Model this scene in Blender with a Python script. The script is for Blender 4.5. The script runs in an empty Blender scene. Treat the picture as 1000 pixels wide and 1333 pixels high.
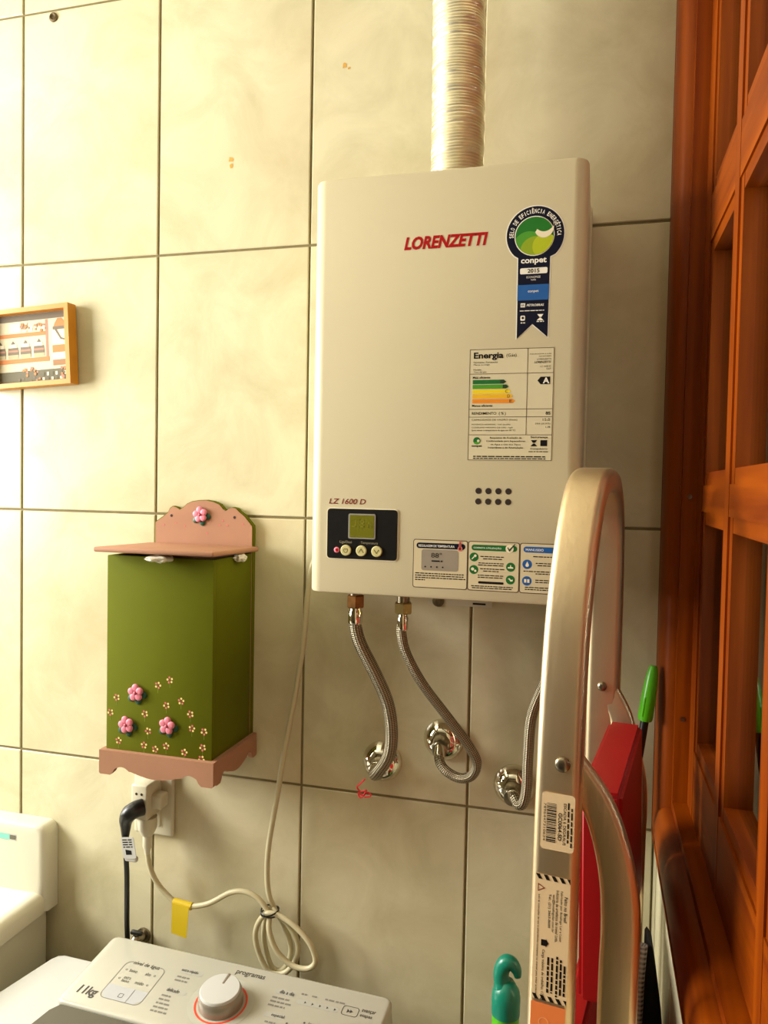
import bpy, bmesh, math, random
from mathutils import Vector, Matrix
random.seed(7)
SC = bpy.context.scene
COL = SC.collection
PI = math.pi

# ------------------------------------------------------------------ camera
cam_d = bpy.data.cameras.new('camera'); cam = bpy.data.objects.new('camera', cam_d); COL.objects.link(cam)
cam_d.sensor_fit = 'HORIZONTAL'; cam_d.sensor_width = 36.0; cam_d.lens = 36.05
cam_d.clip_start = 0.01; cam_d.clip_end = 60
RX = Vector((0.96386, 0.26573, 0.01896)); DN = Vector((0.02711, -0.02703, -0.99927)); FW = Vector((-0.26502, 0.96367, -0.03325))
cm = Matrix(((RX.x, -DN.x, -FW.x, 0.91358), (RX.y, -DN.y, -FW.y, -1.06562), (RX.z, -DN.z, -FW.z, 1.64947), (0, 0, 0, 1)))
cam.matrix_world = cm
SC.camera = cam

# ------------------------------------------------------------------ world, light, exposure
w = bpy.data.worlds.new('World'); SC.world = w; w.use_nodes = True
bg = w.node_tree.nodes['Background']; bg.inputs[0].default_value = (1.0, 0.93, 0.76, 1); bg.inputs[1].default_value = 0.6
SC.view_settings.view_transform = 'Standard'; SC.view_settings.look = 'None'
SC.view_settings.exposure = 0.5; SC.view_settings.gamma = 1.0; SC.view_settings.use_curve_mapping = False

LEFT_X = -0.90      # inner face of the left wall, which has a wide high window and a small low opening added for light near the corner
OPENINGS = [(-0.18, -0.98, 1.46, 2.30, 55), (-0.04, -0.20, 1.00, 1.34, 3)]     # y0, y1, z0, z1, power
def area(name, loc, rot, sx, sy, power, col):
    l = bpy.data.lights.new(name, 'AREA'); l.shape = 'RECTANGLE'; l.size = sx; l.size_y = sy; l.energy = power; l.color = col
    o = bpy.data.objects.new(name, l); COL.objects.link(o); o.location = loc; o.rotation_euler = rot
    return o
# daylight through the left wall's window; the small low opening is added for its light
for y0, y1, z0, z1, pw in OPENINGS:
    area('left_opening_light', (LEFT_X - 0.10, (y0 + y1) / 2, (z0 + z1) / 2), (0, -PI / 2, 0), z1 - z0, y0 - y1, pw, (1.0, 0.975, 0.90))

# ------------------------------------------------------------------ materials
def lin(c): return tuple((x / 12.92 if x <= 0.04045 else ((x + 0.055) / 1.055) ** 2.4) for x in c)
def rgb(r, g, b): return lin((r / 255, g / 255, b / 255)) + (1,)
MATS = {}
def mat(name, col, rough=0.5, metal=0.0, spec=0.5, coat=0.0, noise=0.0, nscale=30.0, bump=0.0, bscale=80.0, stretch=(1, 1, 1), sheen=0):
    if name in MATS: return MATS[name]
    m = bpy.data.materials.new(name); m.use_nodes = True; nt = m.node_tree; N = nt.nodes; L = nt.links
    b = N['Principled BSDF']; b.inputs['Base Color'].default_value = col; b.inputs['Roughness'].default_value = rough
    b.inputs['Metallic'].default_value = metal; b.inputs['Specular IOR Level'].default_value = spec; b.inputs['Coat Weight'].default_value = coat
    b.inputs['Coat Roughness'].default_value = 0.12
    if noise or bump:
        tc = N.new('ShaderNodeTexCoord'); mp = N.new('ShaderNodeMapping'); mp.inputs['Scale'].default_value = stretch
        L.new(tc.outputs['Object'], mp.inputs['Vector'])
    if noise:
        t = N.new('ShaderNodeTexNoise'); t.inputs['Scale'].default_value = nscale; t.inputs['Detail'].default_value = 4
        L.new(mp.outputs[0], t.inputs['Vector'])
        r = N.new('ShaderNodeValToRGB')
        c0 = tuple(max(0, x * (1 - noise)) for x in col[:3]) + (1,); c1 = tuple(min(1, x * (1 + noise)) for x in col[:3]) + (1,)
        r.color_ramp.elements[0].color = c0; r.color_ramp.elements[1].color = c1
        r.color_ramp.elements[0].position = 0.3; r.color_ramp.elements[1].position = 0.7
        L.new(t.outputs['Fac'], r.inputs['Fac']); L.new(r.outputs['Color'], b.inputs['Base Color'])
    if bump:
        t2 = N.new('ShaderNodeTexNoise'); t2.inputs['Scale'].default_value = bscale; t2.inputs['Detail'].default_value = 3
        L.new(mp.outputs[0], t2.inputs['Vector'])
        bp = N.new('ShaderNodeBump'); bp.inputs['Strength'].default_value = bump; bp.inputs['Distance'].default_value = 0.002
        L.new(t2.outputs['Fac'], bp.inputs['Height']); L.new(bp.outputs[0], b.inputs['Normal'])
    MATS[name] = m; return m

def tile_mat():
    m = bpy.data.materials.new('glazed_tile'); m.use_nodes = True; nt = m.node_tree; N = nt.nodes; L = nt.links
    b = N['Principled BSDF']; b.inputs['Roughness'].default_value = 0.24
    g = N.new('ShaderNodeNewGeometry'); oi = N.new('ShaderNodeObjectInfo')
    mul = N.new('ShaderNodeVectorMath'); mul.operation = 'SCALE'; mul.inputs['Scale'].default_value = 9.0
    L.new(oi.outputs['Random'], mul.inputs[0])
    add = N.new('ShaderNodeVectorMath'); add.operation = 'ADD'
    L.new(g.outputs['Position'], add.inputs[0]); L.new(mul.outputs[0], add.inputs[1])
    t = N.new('ShaderNodeTexNoise'); t.inputs['Scale'].default_value = 9; t.inputs['Detail'].default_value = 6; t.inputs['Roughness'].default_value = 0.62
    t.inputs['Distortion'].default_value = 0.6
    L.new(add.outputs[0], t.inputs['Vector'])
    r = N.new('ShaderNodeValToRGB'); e = r.color_ramp.elements
    e[0].position = 0.30; e[0].color = rgb(186, 178, 144); e[1].position = 0.62; e[1].color = rgb(207, 200, 168)
    L.new(t.outputs['Fac'], r.inputs['Fac'])
    t2 = N.new('ShaderNodeTexNoise'); t2.inputs['Scale'].default_value = 3.2; t2.inputs['Detail'].default_value = 3
    L.new(add.outputs[0], t2.inputs['Vector'])
    mx = N.new('ShaderNodeMixRGB'); mx.blend_type = 'MIX'; mx.inputs[2].default_value = rgb(194, 172, 134)
    mr = N.new('ShaderNodeMapRange'); mr.inputs[1].default_value = 0.45; mr.inputs[2].default_value = 0.75; mr.inputs[3].default_value = 0; mr.inputs[4].default_value = 0.45
    L.new(t2.outputs['Fac'], mr.inputs[0]); L.new(mr.outputs[0], mx.inputs[0]); L.new(r.outputs['Color'], mx.inputs[1])
    L.new(mx.outputs[0], b.inputs['Base Color'])
    return m
def wood_mat(name, c0, c1, axis, rough=0.42, coat=0.0):
    m = bpy.data.materials.new(name); m.use_nodes = True; nt = m.node_tree; N = nt.nodes; L = nt.links
    b = N['Principled BSDF']; b.inputs['Roughness'].default_value = rough; b.inputs['Coat Weight'].default_value = coat; b.inputs['Coat Roughness'].default_value = 0.15; b.inputs['Specular IOR Level'].default_value = 0.15
    tc = N.new('ShaderNodeNewGeometry'); mp = N.new('ShaderNodeMapping'); mp.inputs['Scale'].default_value = [3.0 if i == axis else 60.0 for i in range(3)]
    L.new(tc.outputs['Position'], mp.inputs['Vector'])
    t = N.new('ShaderNodeTexNoise'); t.inputs['Scale'].default_value = 1.0; t.inputs['Detail'].default_value = 5; t.inputs['Distortion'].default_value = 0.4
    L.new(mp.outputs[0], t.inputs['Vector'])
    r = N.new('ShaderNodeValToRGB'); r.color_ramp.elements[0].color = c0; r.color_ramp.elements[1].color = c1
    r.color_ramp.elements[0].position = 0.28; r.color_ramp.elements[1].position = 0.72
    L.new(t.outputs['Fac'], r.inputs['Fac']); L.new(r.outputs['Color'], b.inputs['Base Color'])
    bp = N.new('ShaderNodeBump'); bp.inputs['Strength'].default_value = 0.12; bp.inputs['Distance'].default_value = 0.001
    L.new(t.outputs['Fac'], bp.inputs['Height']); L.new(bp.outputs[0], b.inputs['Normal'])
    return m
def glass_mat():
    m = bpy.data.materials.new('window_glass'); m.use_nodes = True; nt = m.node_tree; N = nt.nodes; L = nt.links
    N.remove(N['Principled BSDF']); o = N['Material Output']
    tr = N.new('ShaderNodeBsdfTransparent'); tr.inputs[0].default_value = (0.82, 0.86, 0.82, 1)
    gl = N.new('ShaderNodeBsdfGlossy'); gl.inputs['Roughness'].default_value = 0.02
    fr = N.new('ShaderNodeFresnel'); fr.inputs['IOR'].default_value = 1.5
    mx = N.new('ShaderNodeMixShader'); L.new(fr.outputs[0], mx.inputs[0]); L.new(tr.outputs[0], mx.inputs[1]); L.new(gl.outputs[0], mx.inputs[2]); L.new(mx.outputs[0], o.inputs[0])
    return m
def braid_mat(name, ca, cb, nu, nv, metal=1.0, rough=0.35):
    # woven strands: product of two diagonal sine waves in the tube's UV
    m = bpy.data.materials.new(name); m.use_nodes = True; nt = m.node_tree; N = nt.nodes; L = nt.links
    b = N['Principled BSDF']; b.inputs['Metallic'].default_value = metal; b.inputs['Roughness'].default_value = rough
    uv = N.new('ShaderNodeUVMap'); sp = N.new('ShaderNodeSeparateXYZ'); L.new(uv.outputs[0], sp.inputs[0])
    def mth(op, a, bb):
        n = N.new('ShaderNodeMath'); n.operation = op
        for i, x in enumerate((a, bb)):
            if x is None: continue
            if isinstance(x, (int, float)): n.inputs[i].default_value = x
            else: L.new(x, n.inputs[i])
        return n.outputs[0]
    U = mth('MULTIPLY', sp.outputs[0], nu * 2 * PI); V = mth('MULTIPLY', sp.outputs[1], nv * 2 * PI)
    s1 = mth('SINE', mth('ADD', U, V), None); s2 = mth('SINE', mth('SUBTRACT', U, V), None)
    pr = mth('MULTIPLY', s1, s2); fac = mth('ADD', mth('MULTIPLY', pr, 0.5), 0.5)
    r = N.new('ShaderNodeValToRGB'); r.color_ramp.elements[0].color = ca; r.color_ramp.elements[1].color = cb
    L.new(fac, r.inputs['Fac']); L.new(r.outputs['Color'], b.inputs['Base Color'])
    bp = N.new('ShaderNodeBump'); bp.inputs['Strength'].default_value = 0.8; bp.inputs['Distance'].default_value = 0.001
    L.new(fac, bp.inputs['Height']); L.new(bp.outputs[0], b.inputs['Normal'])
    return m

TILE = tile_mat(); GLASS = glass_mat()
GROUT = mat('grout', rgb(120, 108, 74), 0.9, noise=0.15, nscale=60)
PLASTER = mat('plaster', rgb(150, 142, 118), 0.9, noise=0.04, nscale=8)
FLOORM = mat('floor_tile', rgb(70, 62, 48), 0.5, noise=0.1, nscale=6)
WOOD_V = wood_mat('varnished_wood_vertical', rgb(98, 33, 0), rgb(144, 66, 0), 2)
WOOD_H = wood_mat('varnished_wood_horizontal', rgb(98, 33, 0), rgb(144, 66, 0), 1)
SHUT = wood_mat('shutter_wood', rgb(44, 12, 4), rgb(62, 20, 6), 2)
ENAMEL = mat('cream_enamel', rgb(208, 198, 165), 0.34, coat=0.2)
GALV = mat('galvanised_plate', rgb(170, 166, 150), 0.45, metal=0.6)
CHROME = mat('chrome', rgb(225, 220, 205), 0.06, metal=1.0)
STEEL = mat('dull_steel', rgb(150, 140, 120), 0.3, metal=1.0)
BRASS = mat('tarnished_brass', rgb(132, 92, 52), 0.32, metal=1.0, noise=0.2, nscale=120)
ALU = mat('brushed_aluminium', rgb(222, 200, 164), 0.40, metal=1.0, noise=0.06, nscale=30, bump=0.12, bscale=200, stretch=(1, 1, 0.05))
FOIL = mat('flue_aluminium', rgb(238, 232, 210), 0.42, metal=1.0, noise=0.1, nscale=50)
BLACK = mat('black_plastic', rgb(14, 13, 13), 0.35)
PRINT_K = mat('black_print', rgb(14, 10, 10), 0.6, spec=0.2)
PRINT_NAVY = mat('navy_print', rgb(4, 6, 34), 0.6, spec=0.2)
PRINT_BLUE = mat('blue_print', rgb(20, 88, 160), 0.45)
PRINT_W = mat('white_print', rgb(240, 236, 222), 0.45)
PRINT_CREAM = mat('cream_print', rgb(236, 226, 196), 0.45)
PRINT_RED = mat('red_print', rgb(170, 8, 14), 0.5, spec=0.2)
PRINT_DRED = mat('dark_red_print', rgb(128, 30, 22), 0.4)
PRINT_G1 = mat('dark_green_print', rgb(8, 104, 40), 0.45)
PRINT_G2 = mat('green_print', rgb(72, 150, 36), 0.45)
PRINT_G3 = mat('lime_print', rgb(176, 188, 20), 0.45)
PRINT_Y = mat('yellow_print', rgb(240, 210, 20), 0.45)
PRINT_Y2 = mat('amber_print', rgb(236, 182, 20), 0.45)
PRINT_O = mat('orange_print', rgb(232, 140, 30), 0.45)
PRINT_GREY = mat('grey_print', rgb(150, 146, 136), 0.45)
BROWN_LINE = mat('brown_border_print', rgb(80, 58, 44), 0.5)
GREENBOX = mat('green_paint', rgb(92, 98, 3), 0.85, spec=0.15, noise=0.05, nscale=12)
PINKP = mat('dusty_pink_paint', rgb(162, 118, 92), 0.7, spec=0.25, noise=0.05, nscale=20)
PETAL = mat('pink_clay', rgb(214, 122, 142), 0.5)
PETALC = mat('dark_pink_clay', rgb(150, 50, 80), 0.5)
LEAF = mat('dark_green_clay', rgb(10, 72, 50), 0.5)
WPLAST = mat('white_plastic', rgb(188, 188, 184), 0.35)
WPLAST2 = mat('ivory_plastic', rgb(200, 194, 170), 0.35)
CABLE = mat('beige_cable', rgb(190, 181, 146), 0.45)
YTAG = mat('yellow_tag', rgb(212, 184, 30), 0.45)
OFRAME = mat('honey_wood', rgb(190, 126, 22), 0.5, noise=0.08, nscale=40)
RED = mat('red_plastic', rgb(150, 4, 8), 0.5, spec=0.3)
TEAL = mat('teal_plastic', rgb(10, 120, 96), 0.3)
LIME = mat('lime_plastic', rgb(82, 176, 20), 0.3)
SMOKE = mat('smoked_lid_plastic', rgb(84, 81, 72), 0.2, coat=0.2)
PAPER = mat('sticker_paper', rgb(226, 200, 158), 0.5)
OPAPER = mat('orange_sticker', rgb(232, 128, 66), 0.5)
FABRICK = mat('black_fabric', rgb(10, 10, 11), 0.9, bump=0.3, bscale=300)
BRAID = braid_mat('steel_braid', rgb(40, 34, 26), rgb(190, 178, 152), 8, 210)
ROPE = braid_mat('braided_rope', rgb(40, 26, 26), rgb(206, 190, 178), 2, 100, 0.0, 0.8)
LCD = mat('lcd', rgb(112, 112, 30), 0.2); LCDD = mat('lcd_digit', rgb(132, 130, 48), 0.25)
TANKM = mat('tank_plastic', rgb(210, 206, 188), 0.3)

# ------------------------------------------------------------------ mesh helpers
class Fr:
    """a flat frame: origin, two in-plane axes, outward normal"""
    def __init__(s, o, ex, ey):
        s.o = Vector(o); s.ex = Vector(ex).normalized(); s.ey = Vector(ey).normalized(); s.n = s.ex.cross(s.ey).normalized()
    def p(s, a, b, h=0.0): return s.o + s.ex * a + s.ey * b + s.n * h
class MB:
    def __init__(s): s.v = []; s.f = []; s.mi = []; s.uv = {}; s.m = 0
    def add(s, vs, fs):
        k = len(s.v); s.v += [Vector(x) for x in vs]
        for f in fs: s.f.append([i + k for i in f]); s.mi.append(s.m)
        return s
    def box(s, a, b):
        x0, y0, z0 = a; x1, y1, z1 = b
        x0, x1 = min(x0, x1), max(x0, x1); y0, y1 = min(y0, y1), max(y0, y1); z0, z1 = min(z0, z1), max(z0, z1)
        return s.add([(x0, y0, z0), (x1, y0, z0), (x1, y1, z0), (x0, y1, z0), (x0, y0, z1), (x1, y0, z1), (x1, y1, z1), (x0, y1, z1)],
                     [(0, 3, 2, 1), (4, 5, 6, 7), (0, 1, 5, 4), (1, 2, 6, 5), (2, 3, 7, 6), (3, 0, 4, 7)])
    def rbox(s, a, b, r, seg=3, rot=None):
        bm = bmesh.new(); bmesh.ops.create_cube(bm, size=1)
        c = [(a[i] + b[i]) / 2 for i in range(3)]; d = [abs(b[i] - a[i]) for i in range(3)]
        for v in bm.verts: v.co = Vector((v.co.x * d[0], v.co.y * d[1], v.co.z * d[2]))
        bmesh.ops.bevel(bm, geom=bm.edges[:], offset=min(r, min(d) * 0.49), segments=seg, affect='EDGES', profile=0.5)
        bm.verts.index_update()
        M = rot if rot else Matrix.Identity(3)
        s.add([M @ v.co + Vector(c) for v in bm.verts], [[v.index for v in f.verts] for f in bm.faces]); bm.free(); return s
    def poly(s, fr, pts, h=0.0):
        return s.add([fr.p(a, b, h) for a, b in pts], [list(range(len(pts)))])
    def prism(s, fr, pts, h0, h1):
        ar = sum(pts[i - 1][0] * pts[i][1] - pts[i][0] * pts[i - 1][1] for i in range(len(pts)))
        if ar < 0: pts = pts[::-1]
        if h0 > h1: h0, h1 = h1, h0
        n = len(pts)
        return s.add([fr.p(a, b, h0) for a, b in pts] + [fr.p(a, b, h1) for a, b in pts],
                     [list(range(n))[::-1], list(range(n, 2 * n))] + [(i, (i + 1) % n, n + (i + 1) % n, n + i) for i in range(n)])
    def rect(s, fr, a0, b0, a1, b1, h=0.0): return s.poly(fr, [(a0, b0), (a1, b0), (a1, b1), (a0, b1)], h)
    def disc(s, fr, a, b, r, h=0.0, n=20): return s.poly(fr, circ(a, b, r, n), h)
    def lathe(s, c, axis, prof, n=24, caps=True):
        ax = Vector(axis).normalized(); u = ax.orthogonal().normalized(); v = ax.cross(u); c = Vector(c); vs = []; fs = []
        for r, t in prof:
            for i in range(n):
                a = 2 * PI * i / n; vs.append(c + ax * t + u * (r * math.cos(a)) + v * (r * math.sin(a)))
        for j in range(len(prof) - 1):
            for i in range(n):
                i2 = (i + 1) % n; fs.append((j * n + i, j * n + i2, (j + 1) * n + i2, (j + 1) * n + i))
        if caps: fs.append(list(range(n))[::-1]); fs.append([(len(prof) - 1) * n + i for i in range(n)])
        return s.add(vs, fs)
    def sweep(s, path, sec, ref=None, caps=True, scale=None):
        """sweep a closed 2D section along a polyline; ref fixes the section's first axis"""
        P = [Vector(p) for p in path]; n = len(sec); vs = []; prev = None; L = 0; k0 = len(s.v); f0 = len(s.f)
        for i, p in enumerate(P):
            t = (P[min(i + 1, len(P) - 1)] - P[max(i - 1, 0)]).normalized()
            if ref is not None: a = Vector(ref); a = (a - t * a.dot(t)).normalized()
            elif prev is None: a = t.orthogonal().normalized()
            else: a = (prev - t * prev.dot(t)).normalized()
            prev = a; b = t.cross(a); sc = scale[i] if scale else (1, 1)
            vs += [p + a * (x * sc[0]) + b * (y * sc[1]) for x, y in sec]
        fs = []; ln = [0]
        for i in range(1, len(P)): ln.append(ln[-1] + (P[i] - P[i - 1]).length)
        for j in range(len(P) - 1):
            for i in range(n):
                i2 = (i + 1) % n; fs.append((j * n + i, j * n + i2, (j + 1) * n + i2, (j + 1) * n + i))
                s.uv[f0 + len(fs) - 1] = [(i / n, ln[j]), ((i + 1) / n, ln[j]), ((i + 1) / n, ln[j + 1]), (i / n, ln[j + 1])]
        if caps: fs.append(list(range(n))[::-1]); fs.append([(len(P) - 1) * n + i for i in range(n)])
        return s.add(vs, fs)
    def tube(s, path, r, n=12, **k): return s.sweep(path, circ(0, 0, r, n), **k)
    def mesh(s, name, off=Vector((0, 0, 0)), mats=(), smooth=None):
        me = bpy.data.meshes.new(name); me.from_pydata([v - off for v in s.v], [], s.f)
        for m in mats: me.materials.append(m)
        if len(mats) > 1:
            for p, i in zip(me.polygons, s.mi): p.material_index = i
        if s.uv:
            ul = me.uv_layers.new(name='UVMap')
            for fi, us in s.uv.items():
                for li, u in zip(me.polygons[fi].loop_indices, us): ul.data[li].uv = u
        me.update()
        if smooth is not None:
            for p in me.polygons: p.use_smooth = True
            me.set_sharp_from_angle(angle=math.radians(smooth))
        return me
def circ(a, b, r, n=20, a0=0.0, a1=2 * PI):
    full = abs(a1 - a0 - 2 * PI) < 1e-6
    return [(a + r * math.cos(a0 + (a1 - a0) * i / (n if full else n - 1)), b + r * math.sin(a0 + (a1 - a0) * i / (n if full else n - 1))) for i in range(n)]
def rrect(a0, b0, a1, b1, r, n=5):
    q = []
    for cx, cy, s in ((a1 - r, b1 - r, 0), (a0 + r, b1 - r, PI / 2), (a0 + r, b0 + r, PI), (a1 - r, b0 + r, 1.5 * PI)): q += circ(cx, cy, r, n, s, s + PI / 2)
    return q
def cat(pts, sub=8):
    P = [Vector(p) for p in pts]; P = [P[0] * 2 - P[1]] + P + [P[-1] * 2 - P[-2]]; out = []
    for i in range(1, len(P) - 2):
        for j in range(sub):
            t = j / sub; a, b, c, d = P[i - 1:i + 3]
            out.append(0.5 * ((2 * b) + (c - a) * t + (2 * a - 5 * b + 4 * c - d) * t * t + (3 * b - a - 3 * c + d) * t ** 3))
    out.append(P[-2]); return out
def link(name, me, parent=None):
    o = bpy.data.objects.new(name, me); COL.objects.link(o)
    if parent: o.parent = parent
    return o
def origin(o):
    v = Vector((0, 0, 0))
    while o: v = v + o.location; o = o.parent
    return v
def part(name, mb, m, parent, smooth=35):
    mats = m if isinstance(m, (list, tuple)) else (m,)
    return link(name, mb.mesh(name, origin(parent), mats, smooth), parent)
def tag(o, label, cat_, group=None):
    o['label'] = label; o['category'] = cat_
    if group: o['group'] = group
    return o
def thing(name, label, cat_, loc, group=None):
    o = bpy.data.objects.new(name, None); COL.objects.link(o); o.location = loc; o.empty_display_size = 0.05
    return tag(o, label, cat_, group)
def solo(name, mb, m, label, cat_, loc, group=None, smooth=35):
    mats = m if isinstance(m, (list, tuple)) else (m,)
    o = link(name, mb.mesh(name, Vector(loc), mats, smooth)); o.location = loc
    return tag(o, label, cat_, group)
def fine(o): o['kind'] = 'stuff'; return o     # print too small to pick apart
def struct(name, mb, m, smooth=None):
    o = link(name, mb.mesh(name, Vector((0, 0, 0)), m if isinstance(m, (list, tuple)) else (m,), smooth)); o['kind'] = 'structure'; return o
def textmb(fr, s, a, b, wd=None, ht=None, h=0.0, shear=0.0, bold=0.0, mb=None, center=False):
    """lettering as flat faces; its bounding box starts at (a,b) and is wd wide and / or ht tall"""
    cu = bpy.data.curves.new('t', 'FONT'); cu.body = s; cu.shear = shear; cu.offset = bold; cu.resolution_u = 3; cu.fill_mode = 'FRONT'
    ob = bpy.data.objects.new('t', cu); me = bpy.data.meshes.new_from_object(ob)
    xs = [v.co.x for v in me.vertices]; ys = [v.co.y for v in me.vertices]
    x0, x1, y0, y1 = min(xs), max(xs), min(ys), max(ys)
    sx = wd / (x1 - x0) if wd else None; sy = ht / (y1 - y0) if ht else None
    sx = sx or sy; sy = sy or sx
    if center: a -= (x1 - x0) * sx / 2
    mb = mb or MB()
    mb.add([fr.p(a + (v.co.x - x0) * sx, b + (v.co.y - y0) * sy, h) for v in me.vertices], [list(p.vertices) for p in me.polygons])
    bpy.data.objects.remove(ob); bpy.data.curves.remove(cu); bpy.data.meshes.remove(me)
    return mb
def lines(mb, fr, a, b, wd, ht, h, ragged=True, ch=None):
    """one row of print too small to read: word-long dashes"""
    x = a; end = a + wd; ch = ch or ht
    while x < end - ch:
        l = min(random.uniform(2.0, 6.5) * ch, end - x); mb.rect(fr, x, b, x + l, b + ht, h); x += l + ch * 0.8
    return mb

# ================================================================== THE SETTING
CEIL = 2.6
def tile_mesh(wd, ht, name):
    # front face looks along -Y; chamfered edge, origin at the lower left corner of the module
    g = 0.0018; c = 0.0012; m = MB()
    x0, x1, z0, z1 = g, wd - g, g, ht - g
    v = [(x0, 0.008, z0), (x1, 0.008, z0), (x1, 0.008, z1), (x0, 0.008, z1), (x0, c, z0), (x1, c, z0), (x1, c, z1), (x0, c, z1),
         (x0 + c, 0, z0 + c), (x1 - c, 0, z0 + c), (x1 - c, 0, z1 - c), (x0 + c, 0, z1 - c)]
    m.add(v, [(8, 9, 10, 11)] + [(i, (i + 1) % 4, 4 + (i + 1) % 4, 4 + i) for i in range(4)] + [(4 + i, 4 + (i + 1) % 4, 8 + (i + 1) % 4, 8 + i) for i in range(4)])
    return m.mesh(name, mats=(TILE,))
T_FULL = tile_mesh(0.25, 0.40, 'tile'); T_TOP = tile_mesh(0.25, CEIL - 2.4, 'tile_cut')
wall_back = struct('wall_back', MB().box((LEFT_X - 0.2, 0.0022, 0), (1.2, 0.16, CEIL)), GROUT)
for i in range(-4, 4):
    for j in range(7):
        t = link('tile', T_TOP if j == 6 else T_FULL, wall_back); t.location = (0.25 * i, 0, 0.4 * j)
# traces on the glaze
f_wall = Fr((0, 0, 0), (1, 0, 0), (0, 0, 1))
STAIN = mat('glue_stain', rgb(200, 150, 60), 0.6)
for (sx, sz, n) in ((0.549, 2.252, 5), (0.556, 2.247, 3), (0.372, 2.135, 5), (0.3735, 2.126, 4)):
    m = MB(); k = 9; m.poly(f_wall, [(sx + random.uniform(0.4, 1.2) * 0.001 * n * math.cos(2 * PI * i / k), sz + random.uniform(0.4, 1.2) * 0.001 * n * math.sin(2 * PI * i / k)) for i in range(k)], 0.0003)
    part('glue_mark', m, STAIN, wall_back, None)
m = MB().lathe((0.0577, 0.0, 2.388), (0, -1, 0), [(0.0075, 0.0001), (0.0075, 0.002), (0.005, 0.0035), (0.003, 0.001)], 16)
tag(o := link('wall_plug', m.mesh('wall_plug', Vector((0.0577, 0, 2.388)), (mat('rusty_plug', rgb(92, 74, 40), 0.7),), 35)), 'small rusty screw plug in the upper left wall tile', 'wall plug'); o.location = (0.0577, 0, 2.388)

# right wall: tiled below the window, opening for the window
W0, W1, WZ0, WZ1 = 0.0, -1.0, 1.20, 2.41
mr = MB().box((1.0022, 0.0022, 0), (1.14, -2.8, WZ0 + 0.012)).box((1.0022, 0.0022, WZ1 - 0.012), (1.14, -2.8, CEIL)).box((1.0022, W1 + 0.012, WZ0 + 0.012), (1.14, -2.8, WZ1 - 0.012))
wall_right = struct('wall_right', mr, GROUT)
for i in range(11):
    for j in range(7):
        if j >= 3 and i < 4 and j < 6: continue
        t = link('tile', T_TOP if j == 6 else T_FULL, wall_right); t.rotation_euler = (0, 0, -PI / 2); t.location = (1.0, -0.25 * i, 0.4 * j)
        if j == 6 and i < 4: t.scale = (1, 1, 0.95); t.location = (1.0, -0.25 * i, 2.41)
struct('floor', MB().box((LEFT_X - 0.2, 0.16, -0.1), (1.14, -3.0, 0)), FLOORM)
struct('ceiling', MB().box((LEFT_X - 0.2, 0.16, CEIL), (1.14, -3.0, CEIL + 0.1)), mat('ceiling_paint', rgb(228, 224, 204), 0.9, noise=0.03, nscale=8))
(a0, a1, a2, a3, _), (c0, c1, c2, c3, _) = OPENINGS
LX0, LX1 = LEFT_X, LEFT_X - 0.15
m = MB().box((LX0, 0.0022, 0), (LX1, -3.0, c2)).box((LX0, 0.0022, a3), (LX1, -3.0, CEIL)).box((LX0, 0.0022, c2), (LX1, c0, a3)).box((LX0, a1, c2), (LX1, -3.0, a3))
m.box((LX0, c0, c3), (LX1, a0, a3)).box((LX0, c1, c2), (LX1, a0, c3)).box((LX0, a0, c2), (LX1, a1, a2))
struct('wall_left', m, PLASTER)
struct('wall_front', MB().box((LEFT_X - 0.2, -2.8, 0), (1.14, -2.95, CEIL)), mat('brown_wall_paint', rgb(88, 74, 52), 0.8, noise=0.08, nscale=10))

# ---- wooden window in the right wall (casing, frame, one sash with mullions, rails and panes)
win = bpy.data.objects.new('window_1', None); COL.objects.link(win); win.location = (1.0, -0.5, 1.2); win['kind'] = 'structure'
# moulded casing profile: (distance in from the outer edge, X)
CP = [(0.0, 1.02), (0.0, 0.9962), (0.006, 0.9958), (0.0065, 0.9972), (0.010, 0.9966), (0.018, 0.9955), (0.030, 0.9955), (0.040, 0.9972), (0.047, 0.9998), (0.052, 1.0030), (0.055, 1.0075),
      (0.0565, 1.0145), (0.067, 1.0145), (0.069, 1.0315), (0.069, 1.07), (0.02, 1.07)]
def casing(name, p0, p1, inn, ax_m):
    """run the profile from p0 to p1 (outer edge, in the YZ plane), inn = inward direction; ends mitred"""
    m = MB(); d = (p1 - p0).normalized(); n = len(CP); vs = []
    for a, x in CP: q = p0 + inn * a + d * a; vs.append((x, q.x, q.y))
    for a, x in CP: q = p1 + inn * a - d * a; vs.append((x, q.x, q.y))
    m.add(vs, [list(range(n))[::-1], list(range(n, 2 * n))] + [(i, (i + 1) % n, n + (i + 1) % n, n + i) for i in range(n)])
    part(name, m, ax_m, win, 40)
V2 = lambda y, z: Vector((y, z))
casing('casing', V2(W0 - 0.0005, WZ0), V2(W0 - 0.0005, WZ1), V2(-1, 0), WOOD_V)
casing('casing', V2(W1, WZ0), V2(W1, WZ1), V2(1, 0), WOOD_V)
casing('casing', V2(W0 - 0.0005, WZ0), V2(W1, WZ0), V2(0, 1), WOOD_H)
casing('casing', V2(W0 - 0.0005, WZ1), V2(W1, WZ1), V2(0, -1), WOOD_H)
XS_, XB_, XG = 1.0315, 1.0335, 1.046      # sash face, bead face, glass
stiles = [(-0.062, -0.126, 0, 1), (-0.260, -0.3127, 1, 1), (-0.4616, -0.514, 1, 1), (-0.663, -0.7155, 1, 1), (-0.864, -0.938, 1, 0)]
rails = [(1.262, 1.362, 0, 1), (1.613, 1.672, 1, 1), (1.921, 2.002, 1, 1), (2.250, 2.348, 1, 0)]
BW = 0.0145
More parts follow.
